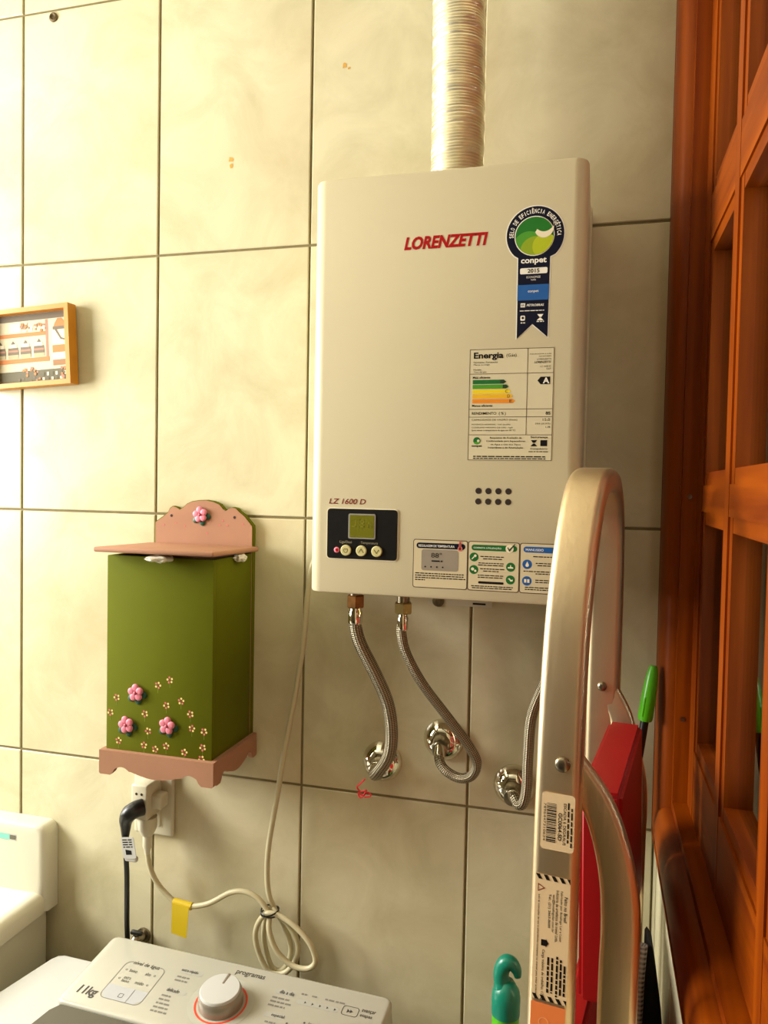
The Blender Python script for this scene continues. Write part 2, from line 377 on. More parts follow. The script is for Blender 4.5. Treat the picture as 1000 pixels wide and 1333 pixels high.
def bar(lo, hi, b0, b1, a0, a1, vertical, name):
    # stepped bar: face between the beads, beads 2 mm lower on the glass sides
    prof = []; k_ = 0.0 if vertical else 0.0004; XB, XS = XB_ + k_, XS_ + k_
    prof += [(lo, XG + 0.012), (lo, XB), (lo + BW, XB), (lo + BW, XS)] if b0 else [(lo, XG + 0.012), (lo, XS)]
    prof += [(hi - BW, XS), (hi - BW, XB), (hi, XB), (hi, XG + 0.012)] if b1 else [(hi, XS), (hi, XG + 0.012)]
    n = len(prof); m = MB(); vs = []
    for e in (a0, a1):
        for a, x in prof: vs.append((x, a, e) if vertical else (x, e, a))
    m.add(vs, [list(range(n)), list(range(n, 2 * n))[::-1]] + [(i, n + i, n + (i + 1) % n, (i + 1) % n) for i in range(n)])
    part(name, m, WOOD_V if vertical else WOOD_H, win, 20)
for k, (y0, y1, b0, b1) in enumerate(stiles): bar(y1, y0, b1, b0, 1.262, 2.348, True, 'stile' if k in (0, 4) else 'mullion')
for k, (z0, z1, b0, b1) in enumerate(rails):
    for q in range(4):
        bar(z0, z1, b0, b1, stiles[q][1] + BW, stiles[q + 1][0] - BW, False, 'rail')
for q in range(4):
    for k in range(3):
        part('pane', MB().box((XG, stiles[q][1] + 0.006, rails[k][1] - 0.006), (XG + 0.003, stiles[q + 1][0] - 0.006, rails[k + 1][0] + 0.006)), GLASS, win, None)
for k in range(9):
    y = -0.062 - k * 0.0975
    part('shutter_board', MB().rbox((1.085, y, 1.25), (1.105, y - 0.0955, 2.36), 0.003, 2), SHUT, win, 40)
for (y, z) in ((-0.0688, 1.644), (-0.0688, 1.372)):
    part('screw', MB().lathe((1.023, y, z), (0, -1, 0), [(0.003, 0), (0.003, 0.0007), (0.0012, 0.0003)], 12), STEEL, win)

# ================================================================== GAS WATER HEATER
HX0, HX1, HZ0, HZ1, HY = 0.5745, 0.8970, 1.5180, 2.0180, -0.18
heater = thing('gas_water_heater', 'large cream enamelled gas water heater hung on the tiled wall', 'water heater', (0.7358, 0, HZ0))
bm_ = MB()
# cover: rounded in plan, slightly rounded top and bottom front edge
sec = [(HX0, -0.03)] + [(HX0 + 0.016 - 0.016 * math.cos(t), HY + 0.016 - 0.016 * math.sin(t)) for t in [i * PI / 2 / 7 for i in range(8)]] + \
      [(HX1 - 0.016 + 0.016 * math.sin(t), HY + 0.016 - 0.016 * math.cos(t)) for t in [i * PI / 2 / 7 for i in range(8)]] + [(HX1, -0.03)]
cx, cy = (HX0 + HX1) / 2, (HY - 0.03) / 2
rings = []
for z, ins in ((HZ0 + 0.004, 0.05), (HZ0, 0.004), (HZ0 + 0.0012, 0.0012), (HZ0 + 0.004, 0), (HZ1 - 0.004, 0), (HZ1 - 0.0012, 0.0012), (HZ1, 0.004)):
    rings.append([(cx + (x - cx) * (1 - ins / 0.16), y + (ins if y < -0.1 else 0), z) for x, y in sec])
n = len(sec); vs = [p for r in rings for p in r]
bm_.add(vs, [(j * n + i, j * n + i + 1, (j + 1) * n + i + 1, (j + 1) * n + i) for j in range(len(rings) - 1) for i in range(n - 1)] + [list(range((len(rings) - 1) * n, len(rings) * n)), list(range(n))[::-1]])
part('front_cover', bm_, ENAMEL, heater, 40)
part('back_plate', MB().box((HX0 + 0.003, -0.03, HZ0 + 0.002), (HX1 + 0.0025, -0.002, HZ1 - 0.004)), ENAMEL, heater)
br = thing('mounting_bracket', 'ivory metal wall bracket showing just under the water heater', 'bracket', (0.7335, 0, 1.484)); m = MB().box((0.688, -0.0018, 1.484), (0.779, -0.0003, 1.5175)); part('bracket_plate', m, WPLAST2, br)
part('screw', MB().lathe((0.703, -0.0018, 1.4895), (0, -1, 0), [(0.0085, 0), (0.0085, 0.001), (0.005, 0.0012), (0.0045, 0.0035), (0.002, 0.0035), (0.0018, 0.002)], 16), STEEL, br)
part('slot', MB().box((0.752, -0.0022, 1.487), (0.770, -0.0018, 1.4895)), PRINT_K, br)
fh = Fr((0, HY, 0), (1, 0, 0), (0, 0, 1))
part('brand_lettering', textmb(fh, 'LORENZETTI', 0.6885, 1.9268, 0.0985, 0.0152, 0.0003, 0.24, 0.042), PRINT_RED, heater, None)
part('model_lettering', textmb(fh, 'LZ 1600 D', 0.6005, 1.6272, 0.0465, 0.0066, 0.0003, 0.22, 0.012), PRINT_DRED, heater, None)
for i in range(4):
    for j in range(2):
        part('vent_hole', MB().disc(fh, 0.7827 + i * 0.01144, 1.6342 + j * 0.0122, 0.0036, 0.0003, 16), mat('vent_dark', rgb(38, 22, 12), 0.8), heater, None)

# -- control panel
cp = part('control_panel', MB().prism(fh, rrect(0.5992, 1.5612, 0.6872, 1.6215, 0.004), -0.001, 0.0012), BLACK, heater)
part('panel_rim', MB().prism(fh, rrect(0.5980, 1.5600, 0.6884, 1.6227, 0.005), -0.001, 0.0006), PRINT_CREAM, cp)
part('screen_bezel', MB().prism(fh, rrect(0.6262, 1.5858, 0.6602, 1.6160, 0.002), 0.001, 0.0020), PRINT_GREY, cp)
part('screen', MB().prism(fh, rrect(0.6280, 1.5874, 0.6584, 1.6144, 0.001), 0.001, 0.0023), LCD, cp)
m = MB()
def seg7(m, fr, a, b, wd, ht, on, t, h):
    S = {'a': (0, ht - t, wd, ht), 'd': (0, 0, wd, t), 'g': (0, ht / 2 - t / 2, wd, ht / 2 + t / 2), 'f': (0, ht / 2, t, ht), 'e': (0, 0, t, ht / 2), 'b': (wd - t, ht / 2, wd, ht), 'c': (wd - t, 0, wd, ht / 2)}
    for k in on: x0, y0, x1, y1 = S[k]; m.rect(fr, a + x0, b + y0, a + x1, b + y1, h)
seg7(m, fh, 0.6305, 1.6000, 0.0055, 0.0085, 'bcd', 0.0011, 0.0024); seg7(m, fh, 0.6405, 1.6000, 0.0060, 0.0090, 'abcdefg', 0.0011, 0.0024); seg7(m, fh, 0.6515, 1.6000, 0.0050, 0.0060, 'cdefg', 0.0011, 0.0024)
part('digit', m, LCDD, cp, None)
for k, bx in enumerate((0.6236, 0.6431, 0.6624)):
    b = part('button', MB().lathe((bx, HY - 0.0012, 1.5714), (0, -1, 0), [(0.0066, 0), (0.0066, 0.0012), (0.0058, 0.0020)], 24), mat('button_plastic', rgb(206, 198, 140), 0.4), cp)
    m = MB(); fb = Fr((bx, HY - 0.0033, 1.5714), (1, 0, 0), (0, 0, 1))
    if k == 0:
        for i in range(18):
            a = PI / 2 + 0.45 + (2 * PI - 0.9) * i / 18; a2 = PI / 2 + 0.45 + (2 * PI - 0.9) * (i + 1) / 18
            m.poly(fb, [(0.0022 * math.cos(a), 0.0022 * math.sin(a)), (0.0029 * math.cos(a), 0.0029 * math.sin(a)), (0.0029 * math.cos(a2), 0.0029 * math.sin(a2)), (0.0022 * math.cos(a2), 0.0022 * math.sin(a2))], 0.0001)
        m.rect(fb, -0.0003, 0.0, 0.0003, 0.003, 0.0002)
    else:
        s = 1 if k == 1 else -1
        m.poly(fb, [(-0.0034, -0.0022 * s), (-0.0024, -0.0022 * s), (0, 0.0018 * s), (0.0024, -0.0022 * s), (0.0034, -0.0022 * s), (0, 0.0032 * s)], 0.0001)
    part('button_mark', m, mat('button_ink', rgb(92, 84, 40), 0.5), b, None)
part('indicator', MB().lathe((0.6118, HY - 0.0012, 1.5714), (0, -1, 0), [(0.0036, 0), (0.0036, 0.0004), (0.003, 0.0008)], 16), mat('pink_indicator', rgb(226, 120, 140), 0.4), cp)
part('indicator_mark', MB().disc(Fr((0.6118, HY - 0.0021, 1.5714), (1, 0, 0), (0, 0, 1)), 0.0003, 0, 0.0019, 0, 12), PRINT_RED, cp, None)
m = MB(); textmb(fh, 'Liga/Desl', 0.6155, 1.5790, 0.0150, 0.0040, 0.0014, mb=m); textmb(fh, 'Temperatura', 0.6420, 1.5790, 0.0215, 0.0036, 0.0014, mb=m)
part('panel_lettering', m, mat('faded_panel_ink', rgb(150, 140, 110), 0.6), cp, None)

# -- energy efficiency seal (ribbon-shaped)
S_c = (0.8400, 1.9348)
def seal_outline(g):
    R = 0.0318 + g; pts = circ(S_c[0], S_c[1], R, 40, -0.9, PI + 0.9)
    return [(0.8222 - g, 1.8195 - g)] + [(0.8392, 1.8355 - g * 1.2), (0.8562 + g, 1.8205 - g), (0.8570 + g, S_c[1] - R * math.sin(0.9))] + pts[1:-1] + [(0.8217 - g, S_c[1] - R * math.sin(0.9))]
seal = part('efficiency_seal', MB().poly(fh, seal_outline(0.0012), 0.0002), PRINT_W, heater, None)
part('seal_ribbon', MB().poly(fh, seal_outline(0.0), 0.0004), PRINT_NAVY, seal, None)
part('emblem_rim', MB().disc(fh, S_c[0] - 0.0008, S_c[1] - 0.0012, 0.0222, 0.0005, 36), PRINT_W, seal, None)
em = (S_c[0] - 0.0008, S_c[1] - 0.0012); r = 0.0212
part('emblem', MB().disc(fh, em[0], em[1], r, 0.0006, 36), mat('emblem_green', rgb(10, 112, 24), 0.45), seal, None)
def lens(c0, r0, c1, r1, n=40):
    # points of circle 0 clipped into circle 1
    out = []
    for x, y in circ(c0[0], c0[1], r0, n):
        d = math.hypot(x - c1[0], y - c1[1])
        if d > r1: x, y = c1[0] + (x - c1[0]) * r1 / d, c1[1] + (y - c1[1]) * r1 / d
        out.append((x, y))
    return out
part('emblem_swirl', MB().poly(fh, lens((em[0] - 0.006, em[1] - 0.013), 0.0185, em, r), 0.0007), PRINT_G2, seal, None)
part('emblem_swirl', MB().poly(fh, lens((em[0] + 0.001, em[1] - 0.017), 0.0165, em, r), 0.0008), mat('emblem_olive', rgb(140, 165, 20), 0.45), seal, None)
part('emblem_swirl', MB().poly(fh, lens((em[0] + 0.012, em[1] - 0.012), 0.0140, em, r), 0.0009), PRINT_G3, seal, None)
wv = []
for i in range(22):
    t = i / 21; a = -PI * 0.86 + t * PI * 0.98; wv.append((em[0] + 0.0105 + 0.0108 * math.cos(a), em[1] + 0.0088 + 0.0115 * math.sin(a)))
for i in range(22):
    t = 1 - i / 21; a = -PI * 0.86 + t * PI * 0.98; rr = 0.0108 - 0.0042 * math.sin(PI * min(1, 0.15 + t)) ** 0.6; wv.append((em[0] + 0.0105 + rr * math.cos(a), em[1] + 0.0108 + rr * math.sin(a)))
part('emblem_dome', MB().poly(fh, lens((em[0] + 0.0095, em[1] + 0.0112), 0.0100, em, r), 0.0010), mat('emblem_green', None), seal, None)
m = MB()
for i in range(21): m.poly(fh, [wv[i], wv[i + 1], wv[42 - i], wv[43 - i]], 0.0011)
part('emblem_wave', m, PRINT_CREAM, seal, None)
m = MB(); word = 'SELO DE EFICIÊNCIA ENERGÉTICA'; nL = len(word)
for i, ch in enumerate(word):
    if ch == ' ': continue
    a = PI + 0.10 - (PI + 0.20) * (i + 0.5) / nL; rad = 0.0240
    ex = Vector((math.sin(a), 0, -math.cos(a))); ey = Vector((math.cos(a), 0, math.sin(a)))
    fr = Fr(Vector((S_c[0], HY, S_c[1])) + ey * rad, ex, ey)
    hgt = 0.0048 if ch not in 'ÊÉ' else 0.0062
    textmb(fr, ch, -0.0011 if ch != 'I' else -0.0004, 0, 0.0023 if ch != 'I' else 0.0008, hgt, 0.0006, 0, 0.02, m)
part('seal_lettering', m, PRINT_W, seal, None)
part('seal_lettering', textmb(fh, 'conpet', 0.8248, 1.9015, 0.0285, 0.0078, 0.0006, 0, 0.03), PRINT_W, seal, None)
part('year_plate', MB().poly(fh, rrect(0.8242, 1.8915, 0.8545, 1.8982, 0.0015), 0.0006), PRINT_W, seal, None)
part('year_lettering', textmb(fh, '2015', 0.8325, 1.8926, 0.0132, 0.0046, 0.0008, 0, 0.02), PRINT_K, seal, None)
m = MB(); textmb(fh, 'ECONOMIZE', 0.8315, 1.8868, 0.0155, 0.0022, 0.0006, mb=m); textmb(fh, 'GÁS', 0.8365, 1.8840, 0.0055, 0.0021, 0.0006, mb=m)
textmb(fh, 'conpet', 0.8335, 1.8700, 0.0118, 0.0032, 0.0009, 0, 0.01, m); textmb(fh, 'PETROBRAS', 0.8325, 1.8553, 0.0190, 0.0026, 0.0006, 0.15, 0.02, m)
lines(m, fh, 0.8250, 1.8500, 0.0270, 0.0009, 0.0006); lines(m, fh, 0.8262, 1.8365, 0.005, 0.001, 0.0006); lines(m, fh, 0.8440, 1.8375, 0.008, 0.001, 0.0006)
m.rect(fh, 0.8257, 1.8545, 0.8308, 1.8590, 0.0006); m.poly(fh, rrect(0.8258, 1.8395, 0.8310, 1.8452, 0.0012), 0.0006)
m.poly(fh, [(0.8445, 1.8462), (0.8512, 1.8462), (0.8490, 1.8430), (0.8470, 1.8430)], 0.0006); m.poly(fh, [(0.8440, 1.8392), (0.8515, 1.8392), (0.8485, 1.8422), (0.8470, 1.8422)], 0.0006)
bb = part('blue_band', MB().rect(fh, 0.8217, 1.8622, 0.8568, 1.8795, 0.0005), PRINT_BLUE, seal, None)
part('seal_lettering', m, PRINT_W, seal, None)
m = MB().disc(fh, 0.8285, 1.8425, 0.0014, 0.0008, 12); textmb(fh, 'BR', 0.8264, 1.8556, 0.0036, 0.0023, 0.0008, mb=m)
part('seal_mark', m, PRINT_NAVY, seal, None)

# -- energy label
E0, E1, EZ0, EZ1 = 0.7695, 0.8640, 1.6820, 1.8085
lab = part('energy_label', MB().rect(fh, E0 - 0.0005, EZ0 - 0.0005, E1 + 0.0005, EZ1 + 0.0005, 0.0002), mat('label_white', rgb(212, 202, 168), 0.5), heater, None)
m = MB(); t = 0.0006
def hline(z, a=E0, b=E1, tt=t): m.rect(fh, a, z - tt / 2, b, z + tt / 2, 0.0004)
def vline(x, z0, z1, tt=t): m.rect(fh, x - tt / 2, z0, x + tt / 2, z1, 0.0004)
for z in (EZ0, EZ1, 1.7806, 1.7402, 1.7313, 1.7109): hline(z)
vline(E0, EZ0, EZ1); vline(E1, EZ0, EZ1); vline(0.8352, 1.7109, EZ1)
part('label_rule', m, BROWN_LINE, lab, None)
m = MB()
textmb(fh, 'Energia', 0.7738, 1.7960, 0.0340, 0.0092, 0.0004, 0, 0.03, m)
textmb(fh, '(Gás)', 0.8110, 1.7985, 0.0115, 0.0045, 0.0004, mb=m)
textmb(fh, 'Fabricante / Fornecedor', 0.7738, 1.7928, 0.0280, 0.0021, 0.0004, mb=m); textmb(fh, 'Marca ou Logo', 0.7738, 1.7898, 0.0185, 0.0021, 0.0004, mb=m)
textmb(fh, 'Modelo', 0.7738, 1.7845, 0.0090, 0.0019, 0.0004, mb=m); textmb(fh, 'Tipo de gás', 0.7738, 1.7815, 0.0150, 0.0021, 0.0004, mb=m)
textmb(fh, 'AQUECEDOR A GÁS', 0.8372, 1.8010, 0.0240, 0.0018, 0.0004, mb=m); textmb(fh, 'INSTANTÂNEO', 0.8475, 1.7985, 0.0135, 0.0018, 0.0004, mb=m)
textmb(fh, 'LORENZETTI', 0.8455, 1.7950, 0.0155, 0.0018, 0.0004, mb=m); textmb(fh, 'LORENZETTI', 0.8428, 1.7915, 0.0180, 0.0023, 0.0004, 0.2, 0.02, m)
textmb(fh, 'LZ 1600 D', 0.8490, 1.7870, 0.0120, 0.0018, 0.0004, mb=m); textmb(fh, 'GLP', 0.8560, 1.7842, 0.0050, 0.0018, 0.0004, mb=m)
textmb(fh, 'Mais eficiente', 0.7732, 1.7752, 0.0200, 0.0026, 0.0004, 0, 0.02, m); textmb(fh, 'Menos eficiente', 0.7730, 1.7430, 0.0235, 0.0026, 0.0004, 0, 0.02, m)
textmb(fh, 'RENDIMENTO  ( % )', 0.7730, 1.7330, 0.0390, 0.0040, 0.0004, 0, 0.01, m); textmb(fh, '85', 0.8565, 1.7335, 0.0053, 0.0036, 0.0004, 0, 0.02, m)
textmb(fh, 'CAPACIDADE DE VAZÃO (l/min)', 0.7730, 1.7265, 0.0520, 0.0030, 0.0004, mb=m); textmb(fh, '15,0', 0.8535, 1.7262, 0.0080, 0.0034, 0.0004, mb=m)
textmb(fh, 'POTÊNCIA NOMINAL - kW (kcal/h)', 0.7732, 1.7215, 0.0440, 0.0024, 0.0004, mb=m); textmb(fh, '24,4 (20.975)', 0.8450, 1.7222, 0.0170, 0.0022, 0.0004, mb=m)
textmb(fh, 'CONSUMO MÁXIMO DE GÁS - kg/h', 0.7732, 1.7180, 0.0470, 0.0024, 0.0004, mb=m); textmb(fh, '1,78', 0.8568, 1.7185, 0.0050, 0.0022, 0.0004, mb=m)
textmb(fh, '(para elevar a temperatura da água em 20 °C)', 0.7732, 1.7148, 0.0500, 0.0022, 0.0004, 0, 0.01, m)
for k, s in enumerate(('Requisitos de Avaliação da', 'Conformidade para Aquecedores', 'de Água a Gás dos Tipos', 'Instantâneo e de Acumulação')):
    textmb(fh, s, 0.8125, 1.7060 - 0.0037 * k, (0.036, 0.044, 0.034, 0.040)[k], 0.0025, 0.0004, 0, 0.015, m, center=True)
textmb(fh, 'Segurança', 0.8405, 1.7065, 0.0190, 0.0030, 0.0004, 0, 0.02, m); textmb(fh, 'Compulsório', 0.8405, 1.6938, 0.0190, 0.0024, 0.0004, 0, 0.015, m)
lines(m, fh, 0.8385, 1.6915, 0.022, 0.0009, 0.0004); textmb(fh, 'conpet', 0.7735, 1.6965, 0.0118, 0.0027, 0.0004, 0, 0.04, m)
lines(m, fh, 0.7755, 1.6855, 0.082, 0.0013, 0.0004); lines(m, fh, 0.7755, 1.6833, 0.082, 0.0011, 0.0004)
m.poly(fh, [(0.8408, 1.7050), (0.8480, 1.7050), (0.8455, 1.7018), (0.8433, 1.7018)], 0.0004); m.poly(fh, [(0.8405, 1.6980), (0.8482, 1.6980), (0.8452, 1.7012), (0.8436, 1.7012)], 0.0004); part('safety_mark', MB().rect(fh, 0.8515, 1.6982, 0.8590, 1.7050, 0.0004), PRINT_K, lab, None)
part('class_arrow', MB().poly(fh, [(0.8465, 1.7720), (0.8500, 1.7762), (0.8605, 1.7762), (0.8605, 1.7678), (0.8500, 1.7678)], 0.0004), PRINT_K, lab, None)
fine(part('label_lettering', m, PRINT_K, lab, None))
part('class_letter', textmb(fh, 'A', 0.8525, 1.7686, 0.0072, 0.0068, 0.0006, 0, 0.03), PRINT_W, lab, None)
for k, (ml, wd, ltr) in enumerate(((PRINT_G1, 0.0355, None), (PRINT_G2, 0.0385, None), (PRINT_Y, 0.0410, 'C'), (PRINT_Y2, 0.0435, 'D'), (PRINT_O, 0.0460, 'E'))):
    z1 = 1.7738 - k * 0.0055; z0 = z1 - 0.0048
    a = part('efficiency_arrow', MB().poly(fh, [(0.7732, z0), (0.7732 + wd, z0), (0.7732 + wd + 0.003, (z0 + z1) / 2), (0.7732 + wd, z1), (0.7732, z1)], 0.0004), ml, lab, None)
    if ltr: part('class_letter', textmb(fh, ltr, 0.7732 + wd - 0.0035, z0 + 0.0008, 0.0030, 0.0034, 0.0006), BROWN_LINE, lab, None)
    else: part('class_letter', MB().poly(fh, [(0.7732 + wd - 0.004, z0 + 0.0004), (0.7732 + wd, z0 + 0.0004), (0.7732 + wd + 0.002, (z0 + z1) / 2), (0.7732 + wd, z1 - 0.0004), (0.7732 + wd - 0.004, z1 - 0.0004)], 0.0005), mat('arrow_tip', rgb(14, 52, 24), 0.5), lab, None)
part('label_emblem', MB().disc(fh, 0.7795, 1.7040, 0.0042, 0.0004, 20), PRINT_G2, lab, None)
part('label_emblem', MB().poly(fh, circ(0.7795, 1.7040, 0.0042, 14, -0.2, PI + 0.3), 0.0005), PRINT_G1, lab, None)
part('label_emblem', MB().disc(fh, 0.7812, 1.7040, 0.0016, 0.0006, 12), mat('label_white', None), lab, None)

# -- instruction stickers along the lower edge
panels = ((0.7068, 0.7720, 'REGULAGEM DE TEMPERATURA', PRINT_NAVY), (0.7722, 0.8316, 'CORRETA UTILIZAÇÃO', PRINT_G1), (0.8318, 0.8890, 'MANUSEIO', PRINT_BLUE))
for k, (a0, a1, ttl, mc) in enumerate(panels):
    b0, b1 = 1.5308, 1.5882
    st = part('instruction_sticker', MB().poly(fh, rrect(a0, b0, a1, b1, 0.0028), 0.0002), BROWN_LINE, heater, None)
    part('sticker_field', MB().poly(fh, rrect(a0 + 0.0009, b0 + 0.0009, a1 - 0.0009, b1 - 0.0009, 0.0022), 0.0004), mat('label_cream', rgb(210, 196, 160), 0.5), st, None)
    part('title_bar', MB().poly(fh, rrect(a0 + 0.004, 1.5775, a1 - 0.003, 1.5842, 0.0032), 0.0005), mc, st, None)
    part('title_lettering', textmb(fh, ttl, a0 + 0.0065, 1.5793, (0.043, 0.032, 0.020)[k], 0.0027, 0.0006, 0, 0.012), PRINT_W, st, None)
    m = MB()
    if k == 0:
        sc = part('drawn_display', MB().poly(fh, rrect(a0 + 0.0102, 1.5515, a0 + 0.0545, 1.5765, 0.003), 0.0005), mat('drawn_display_grey', rgb(150, 140, 124), 0.4), st, None)
        textmb(fh, '88°', a0 + 0.022, 1.5670, 0.0125, 0.0058, 0.0007, mb=m); lines(m, fh, a0 + 0.0225, 1.5622, 0.013, 0.0016, 0.0007); 
        for q in range(4): m.disc(fh, a0 + 0.015 + q * 0.007, 1.5560, 0.0010, 0.0007, 8)
        for q in range(4): lines(m, fh, a0 + 0.003, 1.5475 - 0.0026 * q, (0.058, 0.059, 0.060, 0.012)[q], 0.0012, 0.0005, ch=0.0009)
        th = part('thermometer_mark', MB().poly(fh, circ(a0 + 0.0560, 1.5785, 0.0029, 14, PI / 2 + 0.5, 2.5 * PI - 0.5) + [(a0 + 0.0573, 1.5875), (a0 + 0.0547, 1.5875)], 0.0008), mat('thermometer_pink', rgb(214, 120, 110), 0.5), st, None)
        m2 = MB().rect(fh, a0 + 0.0555, 1.5785, a0 + 0.0565, 1.5860, 0.0009).disc(fh, a0 + 0.0560, 1.5785, 0.0016, 0.0009, 12); part('thermometer_mark', m2, PRINT_DRED, st, None)
    elif k == 1:
        for q, (dx, dz) in enumerate(((0.0072, 1.5698), (0.0495, 1.5598), (0.0072, 1.5552), (0.0495, 1.5452))):
            ic = part('round_icon', MB().disc(fh, a0 + dx, dz, 0.0052, 0.0005, 20), PRINT_G1, st, None)
            mm = MB()
            if q == 0: mm.disc(fh, a0 + dx + 0.0014, dz + 0.0014, 0.0016, 0.0007, 10).poly(fh, [(a0 + dx - 0.003, dz - 0.0022), (a0 + dx - 0.0022, dz - 0.003), (a0 + dx + 0.001, dz + 0.0004), (a0 + dx + 0.0002, dz + 0.0012)], 0.0007)
            elif q == 1: mm.poly(fh, [(a0 + dx - 0.0032, dz - 0.0016), (a0 + dx + 0.0032, dz - 0.0016), (a0 + dx + 0.0028, dz), (a0 + dx + 0.0005, dz + 0.0004), (a0 + dx + 0.0005, dz + 0.0022), (a0 + dx - 0.0006, dz + 0.0022), (a0 + dx - 0.0006, dz + 0.0002), (a0 + dx - 0.0032, dz)], 0.0007)
            elif q == 2: mm.disc(fh, a0 + dx - 0.0014, dz + 0.0006, 0.0019, 0.0007, 10).disc(fh, a0 + dx + 0.0018, dz - 0.0014, 0.0014, 0.0007, 10)
            else: mm.poly(fh, [(a0 + dx - 0.003, dz + 0.0012), (a0 + dx - 0.001, dz + 0.002), (a0 + dx + 0.0008, dz), (a0 + dx + 0.003, dz + 0.0006), (a0 + dx + 0.0025, dz - 0.0016), (a0 + dx, dz - 0.0018), (a0 + dx - 0.001, dz)], 0.0007)
            part('icon_mark', mm, PRINT_CREAM, st, None)
        for q, (dx, z, wd) in enumerate(((0.0145, 1.5702, 0.027), (0.0175, 1.5676, 0.022), (0.0125, 1.5626, 0.030), (0.0120, 1.5602, 0.030), (0.0145, 1.5560, 0.028), (0.018, 1.5534, 0.018), (0.012, 1.5484, 0.030), (0.012, 1.5460, 0.029), (0.0045, 1.5358, 0.048), (0.0055, 1.5336, 0.046))): lines(m, fh, a0 + dx, z, wd, 0.0011, 0.0005, ch=0.0009)
        m.poly(fh, rrect(a0 + 0.0125, 1.5392, a0 + 0.042, 1.5420, 0.0013), 0.0005)
        part('tick_disc', MB().disc(fh, a0 + 0.0478, 1.5808, 0.0046, 0.0007, 20), PRINT_CREAM, st, None)
        part('tick_mark', MB().poly(fh, [(a0 + 0.0452, 1.5818), (a0 + 0.0462, 1.5825), (a0 + 0.0475, 1.5800), (a0 + 0.0535, 1.5866), (a0 + 0.0545, 1.5862), (a0 + 0.0477, 1.5775)], 0.0009), mat('arrow_tip', None), st, None)
    else:
        for q, dz in enumerate((1.5640, 1.5450)):
            part('round_icon', MB().disc(fh, a0 + 0.0085, dz, 0.0054, 0.0005, 20), PRINT_BLUE, st, None)
            mm = MB()
            if q == 0: mm.poly(fh, [(a0 + 0.0085, dz + 0.0032), (a0 + 0.0103, dz - 0.0002)] + circ(a0 + 0.0085, dz - 0.0010, 0.0020, 8, 0, -PI) , 0.0007)
            else: mm.rect(fh, a0 + 0.0055, dz - 0.002, a0 + 0.0080, dz + 0.002, 0.0007).rect(fh, a0 + 0.0090, dz - 0.002, a0 + 0.0115, dz + 0.002, 0.0007)
            part('icon_mark', mm, PRINT_CREAM, st, None)
        for q, (dx, z, wd) in enumerate(((0.015, 1.5725, 0.036), (0.018, 1.5650, 0.030), (0.020, 1.5625, 0.026), (0.0045, 1.5555, 0.045), (0.018, 1.5530, 0.016), (0.018, 1.5458, 0.030), (0.018, 1.5434, 0.02), (0.0065, 1.5372, 0.045), (0.0065, 1.5348, 0.042))): lines(m, fh, a0 + dx, z, wd, 0.0011, 0.0005, ch=0.0009)
    fine(part('sticker_lettering', m, PRINT_K, st, None))

# ================================================================== FLUE DUCT
m = MB(); prof = []; z = 2.006
random.seed(3)
i = 0
while z < CEIL - 0.001:
    d = random.uniform(0.0030, 0.0042) * (1.0 if z > 2.03 else 0.8); a = random.uniform(0.0004, 0.0012)
    prof += [(0.0322 - a, z), (0.0333, z + d * 0.35), (0.0333, z + d * 0.65)]; z += d
prof = [(r_, min(zz, CEIL - 0.0005)) for r_, zz in prof]
m.lathe((0.7315, -0.088, 0), (0, 0, 1), prof, 56)
for v in m.v:
    k = (v.z - 2.0) * 9; v.x += 0.0008 * math.sin(k * 1.7) + 0.00045 * math.sin(v.z * 240 + v.y * 160); v.y += 0.0008 * math.cos(k); v.z += 0.0006 * math.sin((v.x - 0.73) * 70 + v.z * 33) * (1 if 2.01 < v.z < 2.58 else 0)
solo('flue_duct', m, FOIL, 'corrugated silver flexible flue duct rising from the water heater', 'duct', (0.7315, -0.088, 2.006), smooth=50)

# ================================================================== PLUMBING
def flange(x, z, label):
    t = thing('wall_flange', label, 'flange', (x, 0, z), 'chrome pipe flanges under the heater')
    part('dome', MB().lathe((x, 0, z), (0, -1, 0), [(0.0295, 0.0003), (0.0295, 0.002), (0.0285, 0.0045), (0.026, 0.009), (0.0215, 0.0145), (0.0165, 0.018), (0.0125, 0.019), (0.0115, 0.0175)], 40), CHROME, t, 60)
    part('pipe_stub', MB().lathe((x - 0.001, 0, z - 0.004), (0, -1, -0.1), [(0.0100, 0.012), (0.0100, 0.024), (0.0108, 0.0245), (0.0108, 0.031), (0.0085, 0.032)], 24), STEEL, t, 40)
    return t
flange(0.6255, 1.2515, 'chrome wall flange with red thread hanging below it, leftmost')
flange(0.7155, 1.2930, 'chrome wall flange behind the looped hose, highest of three')
flange(0.8160, 1.2390, 'chrome wall flange beside the ladder, rightmost of three')
def hexnut(mb, c, r, z0, z1):
    mb.lathe(c, (0, 0, 1), [(r * 0.9, z0), (r, z0 + 0.0015), (r, z1 - 0.0015), (r * 0.9, z1)], 6)
